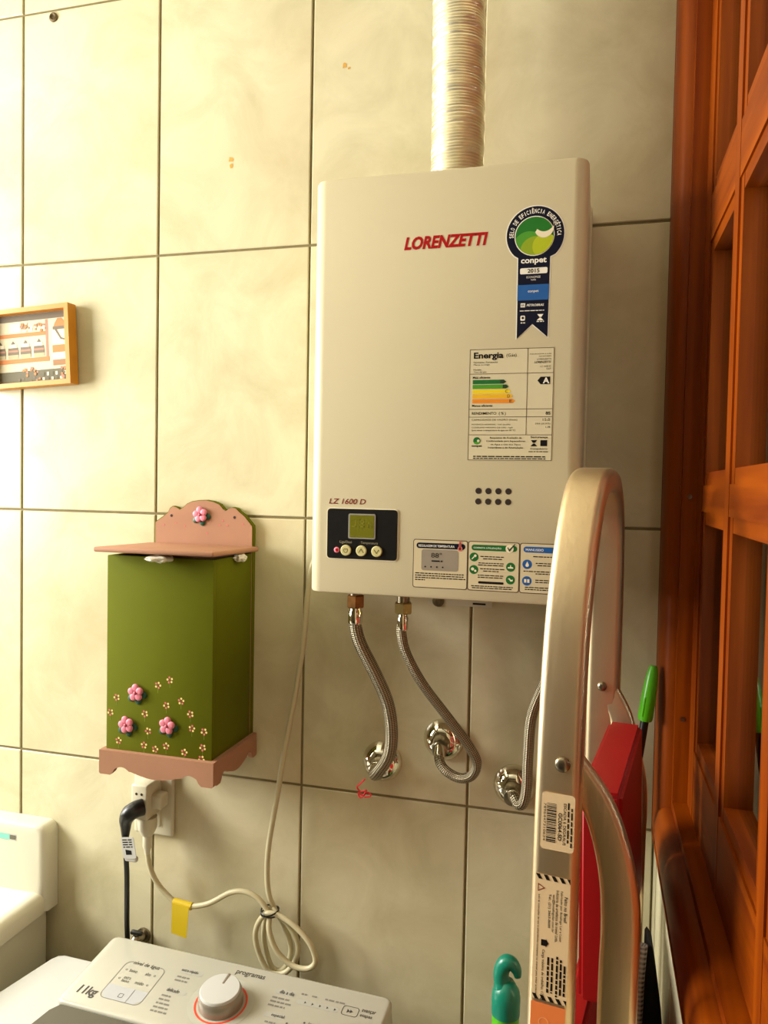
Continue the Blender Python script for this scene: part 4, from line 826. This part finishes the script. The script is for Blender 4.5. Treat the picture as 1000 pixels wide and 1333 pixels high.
textmb(fpn, 'longo', 0.3420, -0.0720, 0.0150, 0.0060, H1, mb=m); 
for q in ((0.3365, -0.0690), (0.3150, -0.0760), (0.3650, -0.0690)): part('panel_mark', MB().disc(fpn, *q, 0.0015, H1, 10), INK, panel, None)
fine(part('panel_lettering', m, INK, panel, None))
m = MB(); random.seed(9)
for k in range(2): lines(m, fpn, 0.1345, -0.0460 - 0.0065 * k, 0.019, 0.0028, H1, ch=0.0016)
for k in range(5): lines(m, fpn, 0.1325, -0.0810 - 0.0066 * k, (0.014, 0.018, 0.020, 0.022, 0.024)[k], 0.0028, H1, ch=0.0016)
for k in range(3): lines(m, fpn, 0.2780, -0.0425 - 0.0066 * k, (0.026, 0.032, 0.024)[k], 0.0028, H1, ch=0.0016)
for k in range(3): lines(m, fpn, 0.2860, -0.0820 - 0.0066 * k, (0.015, 0.018, 0.026)[k], 0.0028, H1, ch=0.0016)
for k in range(4): lines(m, fpn, 0.3140 + 0.0150 * k + (0.004 if k > 1 else 0), -0.0270, (0.008, 0.007, 0.013, 0.014)[k], 0.0026, H1, ch=0.0016)
fine(part('panel_fine_print', m, INK2, panel, None))
for q in ((0.1330, -0.0375, 0.1680, -0.0285), (0.1330, -0.0735, 0.1640, -0.0650), (0.2780, -0.0345, 0.3070, -0.0260), (0.2800, -0.0735, 0.3090, -0.0650), (0.3120, -0.0425, 0.3720, -0.0345)):
    part('panel_grey_field', MB().poly(fpn, rrect(*q, 0.004), 0.0002), GINK, panel, None)
m = MB(); ring(m, fpn, rrect(0.3755, -0.0430, 0.3980, -0.0275, 0.004, 5), rrect(0.3763, -0.0422, 0.3972, -0.0283, 0.0034, 5), H1); part('button_outline', m, INK, panel, None)
KC = (0.2170, -0.0700)
kn = part('dial', MB().lathe(fpn.p(*KC, 0), fpn.n, [(0.0295, 0.0004), (0.0295, 0.010), (0.0285, 0.0165), (0.0270, 0.0185)], 48), mat('dial_grey', rgb(150, 140, 126), 0.35, 0.5), panel, 40)
part('dial_cap', MB().lathe(fpn.p(*KC, 0), fpn.n, [(0.0268, 0.0170), (0.0268, 0.0205), (0.0255, 0.0222), (0.0150, 0.0228)], 48), WPLAST, kn, 40)
fk = Fr(fpn.p(*KC, 0.0232), fpn.ex, fpn.ey); part('pointer', MB().prism(fk, [(-0.0012, 0.008), (0.0012, 0.008), (0.0014, 0.0262), (-0.0014, 0.0262)], -0.002, 0.0), mat('dial_grey', None), kn)
m = MB(); ring(m, fpn, circ(KC[0], KC[1], 0.0352, 48), circ(KC[0], KC[1], 0.0325, 48), 0.0006); part('dial_ring', m, mat('ring_orange_red', rgb(222, 70, 44), 0.4), kn, None)
m = MB(); ring(m, fpn, circ(KC[0], KC[1], 0.0440, 48), circ(KC[0], KC[1], 0.0295, 48), 0.0004); part('dial_surround', m, mat('surround_grey', rgb(172, 171, 158), 0.35), kn, None)

# small valve on the wall behind the machine
vv = thing('water_valve', 'small dark water valve on the wall just behind the washing machine', 'valve', (0.236, -0.01, 0.93))
part('valve_body', MB().lathe((0.236, 0.0, 0.926), (0, -1, 0), [(0.012, 0.0005), (0.012, 0.004), (0.007, 0.005), (0.007, 0.03)], 16).lathe((0.236, -0.022, 0.905), (0, 0, 1), [(0.008, 0), (0.008, 0.028), (0.005, 0.032)], 14), STEEL, vv)
part('handle', MB().rbox((0.226, -0.026, 0.938), (0.247, -0.018, 0.9445), 0.003, 2), BLACK, vv)

# ================================================================== LAUNDRY TANK
tk = thing('laundry_tank', 'white plastic laundry tank with raised back panel at the left', 'laundry tank', (-0.16, -0.25, 0))
X1 = 0.072; X0 = -0.46
# back panel (upright, rounded)
m = MB()
def rprism(mb, fr, outline, h0, h1, r):
    n = len(outline); ca = sum(p[0] for p in outline) / n; cb = sum(p[1] for p in outline) / n
    wa = max(abs(p[0] - ca) for p in outline); wb = max(abs(p[1] - cb) for p in outline)
    st = [(0, h0)] + [(r * (1 - math.cos(t)), h1 - r * (1 - math.sin(t))) for t in [i * PI / 2 / 5 for i in range(6)]]
    vs = [fr.p(ca + (p[0] - ca) * (1 - d / wa), cb + (p[1] - cb) * (1 - d / wb), h) for d, h in st for p in outline]
    mb.add(vs, [list(range(n))[::-1]] + [(j * n + i, j * n + (i + 1) % n, (j + 1) * n + (i + 1) % n, (j + 1) * n + i) for j in range(len(st) - 1) for i in range(n)] + [[(len(st) - 1) * n + i for i in range(n)]])
outl = [(X0, 0.950), (X1 + 0.002, 0.950)] + circ(X1 - 0.014, 1.0915 - 0.016, 0.016, 6, 0, PI / 2) + circ(X0 + 0.016, 1.0915 - 0.016, 0.016, 6, PI / 2, PI)
rprism(m, f_wall, outl, 0.0008, 0.034, 0.012); part('back_panel', m, TANKM, tk, 60)
# rim and bowl: rounded rings going down into the basin
def rr3(x0, x1, y0, y1, r, z): return [(a, b, z) for a, b in rrect(x0, y0, x1, y1, r, 6)]
rg = [rr3(X0, X1, -0.50, -0.006, 0.03, 0.950), rr3(X0, X1 + 0.001, -0.50, -0.006, 0.03, 0.972), rr3(X0 + 0.004, X1 - 0.004, -0.496, -0.010, 0.03, 0.980), rr3(X0 + 0.012, X1 - 0.014, -0.488, -0.018, 0.03, 0.983), rr3(X0 + 0.026, X1 - 0.030, -0.474, -0.036, 0.035, 0.981), rr3(X0 + 0.034, X1 - 0.038, -0.466, -0.044, 0.04, 0.972), rr3(X0 + 0.05, X1 - 0.054, -0.45, -0.06, 0.05, 0.85), rr3(X0 + 0.09, X1 - 0.09, -0.41, -0.10, 0.06, 0.73)]
n = len(rg[0]); m = MB(); m.add([p for r_ in rg for p in r_], [(j * n + i, j * n + (i + 1) % n, (j + 1) * n + (i + 1) % n, (j + 1) * n + i) for j in range(len(rg) - 1) for i in range(n)] + [[(len(rg) - 1) * n + i for i in range(n)]])
part('basin', m, TANKM, tk, 50)
part('tank_cabinet', MB().rbox((X0 + 0.012, -0.488, 0.02), (X1 - 0.010, -0.010, 0.952), 0.006, 2), mat('cabinet_grey', rgb(206, 203, 184), 0.5), tk, 40)
ftk = Fr((0, -0.0343, 0), (1, 0, 0), (0, 0, 1))
st = part('tank_sticker', MB().rect(ftk, -0.080, 1.0620, 0.0205, 1.0730, 0.0), WPLAST, tk, None)
part('sticker_band', MB().rect(ftk, -0.079, 1.0630, 0.0075, 1.0720, 0.0003), mat('aqua_print', rgb(120, 200, 184), 0.5), st, None)
m = MB().rect(ftk, 0.0085, 1.0640, 0.0195, 1.0712, 0.0003); part('sticker_code', m, mat('sticker_grey', rgb(96, 94, 80), 0.5), st, None)

# ================================================================== ALUMINIUM STEP LADDER (folded, edge on)
ld = thing('step_ladder', 'folded aluminium step ladder with hoop top and red treads', 'ladder', (0.92, -0.29, 0))
NX, NY, FX, FY = 0.8912, -0.422, 0.9255, -0.160
ND = Vector((FX - NX, FY - NY, 0)); WD = ND.length; nd = ND.normalized(); perp = Vector((nd.y, -nd.x, 0))     # perp points to +X (towards the window)
def LP(t, z, off=0.0): return Vector((NX, NY, z)) + nd * t + perp * off     # t along the ladder's width
LEAN = 0.020    # the legs come forward and outwards a little towards the floor
ZS = 1.560
hoop = []
for z in (0.02, 0.4, 0.8, 1.1, 1.25, 1.38): hoop.append(LP(-(ZS - z) * 0.05, z, 0.001))
UP = [(-0.003, 1.45, 0.0010), (0.004, 1.50, 0.0010), (0.016, 1.55, 0.0015), (0.034, 1.594, 0.0025), (0.052, 1.625, 0.0035), (0.070, 1.645, 0.0045), (0.092, 1.656, 0.0055), (WD / 2, 1.6595, 0.0055)]
DN_ = [(WD - 0.090, 1.657, 0.0050), (WD - 0.060, 1.647, 0.0045), (WD - 0.034, 1.628, 0.0040), (WD - 0.016, 1.597, 0.0035), (WD - 0.006, 1.55, 0.0030), (WD, 1.50, 0.0025)]
hoop += cat([LP(*q) for q in UP + DN_], 4)
for z in (1.40, 1.25, 1.1, 0.8, 0.4, 0.02): hoop.append(LP(WD + (ZS - z) * 0.02, z, 0.002))
secL = rrect(-0.0182, -0.0120, 0.0182, 0.0120, 0.0070, 6)
part('hoop_frame', MB().sweep(hoop, secL, ref=perp), ALU, ld, 40)
# rear frame legs: hinge at the rivets and bow out towards the window
def rear(t, sgn, dz, dx):
    path = cat([LP(t, 1.432 + dz, 0.004), LP(t, 1.418 + dz, 0.014 + dx * 0.2), LP(t, 1.395 + dz, 0.030 + dx * 0.6), LP(t - 0.002, 1.365 + dz, 0.042 + dx), LP(t - 0.004, 1.330 + dz, 0.0495 + dx), LP(t - 0.006, 1.295 + dz, 0.0515 + dx), LP(t - 0.010, 1.24, 0.0510 + dx), LP(t - 0.018, 1.0, 0.0510 + dx), LP(t - 0.03, 0.5, 0.0510 + dx), LP(t - 0.05, 0.02, 0.0510 + dx)], 6)
    k = len(path); sc = [(0.72 + 0.28 * min(1, i / 26), 0.75 + 0.25 * min(1, i / 20)) for i in range(k)]
    part('rear_leg', MB().sweep(path, rrect(-0.0152, -0.0085, 0.0152, 0.0085, 0.006, 5), ref=perp, scale=sc), ALU, ld, 40)
rear(0.004, 1, 0.0, 0.0); rear(WD - 0.002, -1, 0.0, -0.013)
part('rear_crossbar', MB().tube([LP(-0.012, 0.35, 0.051), LP(WD + 0.012, 0.35, 0.047)], 0.008, 12), ALU, ld, 50)
def rivet(t, z, off, r):
    c = LP(t, z, off); part('rivet', MB().lathe(c, -nd, [(r, -0.001), (r, 0.0012), (r * 0.8, 0.0026), (r * 0.3, 0.0032)], 20), STEEL, ld, 60)
rivet(-0.0182, 1.4300, 0.005, 0.0062); rivet(WD - 0.0105, 1.4290, 0.002, 0.0052)
# red treads folded up between the two frames
def tread(z1, z0, o1, o0, t0, t1, th):
    m = MB(); c = []
    for t in (t0, t1):
        for (z, o) in ((z1, o1 - th), (z1, o1 + th), (z0, o0 + th), (z0, o0 - th)): c.append(LP(t, z, o))
    bm = bmesh.new(); vv_ = [bm.verts.new(p) for p in c]
    for f in ((0, 1, 2, 3), (7, 6, 5, 4), (0, 4, 5, 1), (1, 5, 6, 2), (2, 6, 7, 3), (3, 7, 4, 0)): bm.faces.new([vv_[i] for i in f])
    bmesh.ops.recalc_face_normals(bm, faces=bm.faces[:]); bmesh.ops.bevel(bm, geom=bm.edges[:], offset=0.004, segments=3, affect='EDGES'); bm.verts.index_update()
    m.add([v.co.copy() for v in bm.verts], [[v.index for v in f.verts] for f in bm.faces]); bm.free()
    tr = part('tread', m, RED, ld, 40)
    d = Vector(LP(0, z0, o0) - LP(0, z1, o1)); nn = nd.cross(d).normalized()
    for k in range(5):
        f_ = 0.2 + 0.15 * k; p = LP(t0 + 0.02, z1 + (z0 - z1) * f_, o1 + (o0 - o1) * f_ - th - 0.0006); q = LP(t1 - 0.02, z1 + (z0 - z1) * f_, o1 + (o0 - o1) * f_ - th - 0.0006)
        part('grip_rib', MB().tube([p, q], 0.0010, 6), RED, tr, 60)
tread(1.397, 1.215, 0.030, 0.034, 0.022, WD - 0.028, 0.0175)
tread(1.190, 1.010, 0.012, 0.022, 0.010, WD - 0.016, 0.0110)
tread(0.930, 0.750, 0.012, 0.022, 0.006, WD - 0.012, 0.0110)
tread(0.660, 0.480, 0.012, 0.022, 0.004, WD - 0.010, 0.0110)
for p in (LP(-(ZS) * 0.05, 0.0, 0.001), LP(WD + ZS * 0.02, 0.0, 0.002), LP(-0.046, 0, 0.051), LP(WD - 0.052, 0, 0.047)):
    part('rubber_foot', MB().rbox((p.x - 0.021, p.y - 0.014, 0), (p.x + 0.021, p.y + 0.014, 0.04), 0.004, 2), BLACK, ld)
# stickers on the face of the near leg that looks at the viewer
def face_pt(z, off): return LP(-(ZS - z) * 0.05, z, off) - nd * 0.0122
lo, hi = face_pt(1.20, 0.001), face_pt(1.40, 0.001)
up = (hi - lo).normalized()
fl = Fr(face_pt(1.20, 0.001), perp, up)          # a: across (towards window), b: upwards from z = 1.2
if fl.n.dot(nd) > 0: fl = Fr(face_pt(1.20, 0.001), perp, up); fl.n = -fl.n
def flr(b0): # lettering frame, text reading downwards: right = down the leg, up = towards the window
    f = Fr(fl.o + up * b0, -up, perp); f.n = fl.n; return f
s1 = part('barcode_sticker', MB().poly(fl, rrect(-0.0115, 0.1615, 0.0150, 0.2070, 0.003), 0.0003), PAPER, ld, None)
m = MB(); random.seed(4); ft1 = flr(0.207); x = 0.0085
while x < 0.0390:
    wd = random.choice((0.0004, 0.0007, 0.0011)); m.rect(ft1, x, -0.0070, x + wd, 0.0005, 0.0005); x += wd + random.choice((0.0004, 0.0007))
textmb(ft1, '7896447310624', 0.0090, -0.0095, 0.0300, 0.0018, 0.0005, mb=m); textmb(ft1, 'GC0064-SD', 0.0150, 0.0022, 0.0220, 0.0030, 0.0005, 0, 0.02, m)
textmb(ft1, 'ESCADA 6 DEGRAUS', 0.0070, 0.0062, 0.0330, 0.0022, 0.0005, 0, 0.01, m); lines(m, ft1, 0.006, 0.0095, 0.033, 0.0012, 0.0005); lines(m, ft1, 0.010, 0.0122, 0.031, 0.0012, 0.0005)
fine(part('sticker_print', m, PRINT_K, s1, None))
s2 = part('warning_sticker', MB().rect(fl, -0.0140, 0.0415, 0.0135, 0.1410, 0.0003), PAPER, ld, None)
m = MB()
for b0 in (0.0415, 0.1370):
    for k in range(5):
        a = -0.0140 + k * 0.0062; q = [(a, b0 + 0.004), (a + 0.0030, b0 + 0.004), (a + 0.0055, b0), (a + 0.0025, b0)]; m.poly(fl, [(min(x_, 0.0135), y_) for x_, y_ in q], 0.0005)
f2 = flr(0.1365)
textmb(f2, 'Feito no Brasil', 0.010, 0.0092, 0.0200, 0.0026, 0.0005, 0, 0.015, m)
textmb(f2, 'Fabricado por Botafogo Lar e Lazer', 0.006, 0.0058, 0.040, 0.0022, 0.0005, 0, 0.01, m); textmb(f2, 'Indústria de artefatos de metal Ltda.', 0.006, 0.0028, 0.041, 0.0022, 0.0005, 0, 0.01, m)
textmb(f2, 'sac@botafogolar.com.br', 0.010, -0.0004, 0.030, 0.0024, 0.0005, 0, 0.01, m); textmb(f2, 'Tel.: (21) 2663-8600', 0.010, -0.0036, 0.027, 0.0024, 0.0005, 0, 0.015, m)
textmb(f2, 'Leia as instruções de uso e advertências constantes no manual para evitar acidentes', 0.012, -0.0118, 0.081, 0.0018, 0.0005, 0, 0.015, m)
textmb(f2, 'Carga máxima de trabalho: 120kg', 0.055, -0.0075, 0.040, 0.0027, 0.0005, 0, 0.01, m)
for k, (aa, wd, bb_) in enumerate(((0.060, 0.030, -0.0026), (0.060, 0.028, 0.0006), (0.058, 0.032, 0.0044), (0.060, 0.028, 0.0074), (0.064, 0.024, 0.0104))): lines(m, f2, aa, bb_, wd, 0.0016, 0.0005, ch=0.0010)
m.rect(f2, 0.047, -0.0080, 0.052, -0.0042, 0.0005); m.poly(f2, [(0.046, -0.0042), (0.0495, -0.0020), (0.053, -0.0042)], 0.0005)
fine(part('sticker_print', m, PRINT_K, s2, None))
m = MB(); tri0 = [(0.0030, -0.0120), (0.0095, -0.0120), (0.0062, -0.0062)]; tri1 = [(0.0040, -0.0114), (0.0085, -0.0114), (0.0062, -0.0075)]
for i in range(3): m.poly(f2, [tri0[i], tri0[(i + 1) % 3], tri1[(i + 1) % 3], tri1[i]], 0.0005)
part('warning_triangle', m, PRINT_DRED, s2, None)
s3 = part('orange_label', MB().rect(fl, -0.0145, -0.080, 0.0130, 0.0390, 0.0003), OPAPER, ld, None)
m = MB(); ring(m, fl, circ(-0.004, 0.024, 0.0042, 20), circ(-0.004, 0.024, 0.0034, 20), 0.0005); m.poly(fl, [(0.006, 0.022), (0.009, 0.025), (0.0075, 0.0265), (0.0085, 0.021)], 0.0005); part('label_mark', m, mat('pale_orange_print', rgb(240, 160, 100), 0.5), s3, None)

# ================================================================== BROOM HOOK, GREEN-GRIPPED POLE, BLACK BAG
bh = thing('broom_handle', 'lime green broom handle with teal hook cap against the wall', 'broom', (0.825, -0.12, 0))
hx, hy = 0.8225, -0.118
part('handle_tube', MB().lathe((hx, hy, 0), (0, 0, 1), [(0.0165, 0.03), (0.0168, 1.006)], 24), LIME, bh)
P = cat([(hx, hy, 1.000), (hx - 0.001, hy, 1.020), (hx - 0.0055, hy, 1.035), (hx - 0.0065, hy, 1.048), (hx - 0.0015, hy, 1.0595), (hx + 0.0065, hy, 1.0600), (hx + 0.0120, hy, 1.0530), (hx + 0.0140, hy, 1.0450)], 8)
nP = len(P); sc = []
for i in range(nP):
    t = i / (nP - 1)
    r_ = 0.0178 if t < 0.10 else (0.0178 + (0.0098 - 0.0178) * min(1, (t - 0.10) / 0.20)); r_ = r_ if t < 0.62 else r_ * (1 - 0.55 * (t - 0.62) / 0.38)
    sc.append((r_, r_))
part('hook_cap', MB().sweep(P, circ(0, 0, 1, 24), ref=(0, 1, 0), scale=sc), TEAL, bh, 60)
part('cap_shoulder', MB().lathe((hx, hy, 0), (0, 0, 1), [(0.0176, 0.996), (0.0178, 1.018), (0.0165, 1.026), (0.0090, 1.038)], 24), TEAL, bh, 60)
part('broom_head', MB().rbox((hx - 0.03, hy - 0.06, 0.0), (hx + 0.03, hy + 0.06, 0.05), 0.008, 3), LIME, bh)
gp = thing('mop_pole', 'thin black pole with bright green grip leaning in the corner', 'mop', (0.972, -0.055, 0))
tp, bt = Vector((0.9895, -0.0500, 1.432)), Vector((0.9725, -0.0560, 1.300)); ax = (tp - bt).normalized(); mid = bt + ax * 0.062
part('grip', MB().lathe(mid, ax, [(0.0078, 0.0), (0.0092, 0.003), (0.0090, 0.030), (0.0080, 0.048), (0.0066, 0.062), (0.0046, 0.070)], 20), LIME, gp, 50)
for k in range(4):
    a = 2 * PI * k / 4 + 0.3; u = ax.orthogonal().normalized(); v = ax.cross(u); q = (u * math.cos(a) + v * math.sin(a)) * 0.0086
    part('grip_rib', MB().tube([mid + ax * 0.006 + q, mid + ax * 0.030 + q * 1.0], 0.0011, 6), LIME, gp, 60)
part('pole', MB().tube(cat([mid + ax * 0.002, bt + ax * 0.02, bt, (0.9700, -0.0570, 1.22), (0.9690, -0.0570, 1.10), (0.9660, -0.06, 0.6), (0.962, -0.06, 0.04)], 6), 0.0052, 12, ref=(0, 1, 0), scale=None), BLACK, gp, 50)
part('mop_head', MB().rbox((0.935, -0.10, 0.0), (0.990, -0.02, 0.045), 0.01, 3), BLACK, gp)
bg_ = MB(); outl = [(0.9780, 1.1690), (0.9800, 1.1730), (0.9850, 1.1660), (0.9900, 1.1350), (0.9950, 1.1000), (0.9985, 1.0600), (0.9990, 0.8000), (0.9960, 0.6000), (0.9780, 0.6000), (0.9775, 0.8000), (0.9775, 0.9600), (0.9775, 1.0800)]
rprism(bg_, Fr((0, -0.200, 0), (1, 0, 0), (0, 0, 1)), outl[::-1], -0.012, 0.020, 0.008)
solo('black_bag', bg_, FABRICK, 'black fabric bag hanging in the corner behind the ladder', 'bag', (0.972, -0.2, 0.6), smooth=60)
P = cat([(0.9740, -0.224, 1.172), (0.9725, -0.226, 1.150), (0.9715, -0.226, 1.125), (0.9712, -0.226, 1.105), (0.9695, -0.227, 1.075), (0.9660, -0.227, 1.020), (0.9620, -0.227, 0.930), (0.9600, -0.226, 0.800)], 8)
solo('braided_rope', MB().tube(P, 0.0050, 12), ROPE, 'speckled braided rope hanging in front of the black bag', 'rope', (0.96, -0.226, 0.76), smooth=60)
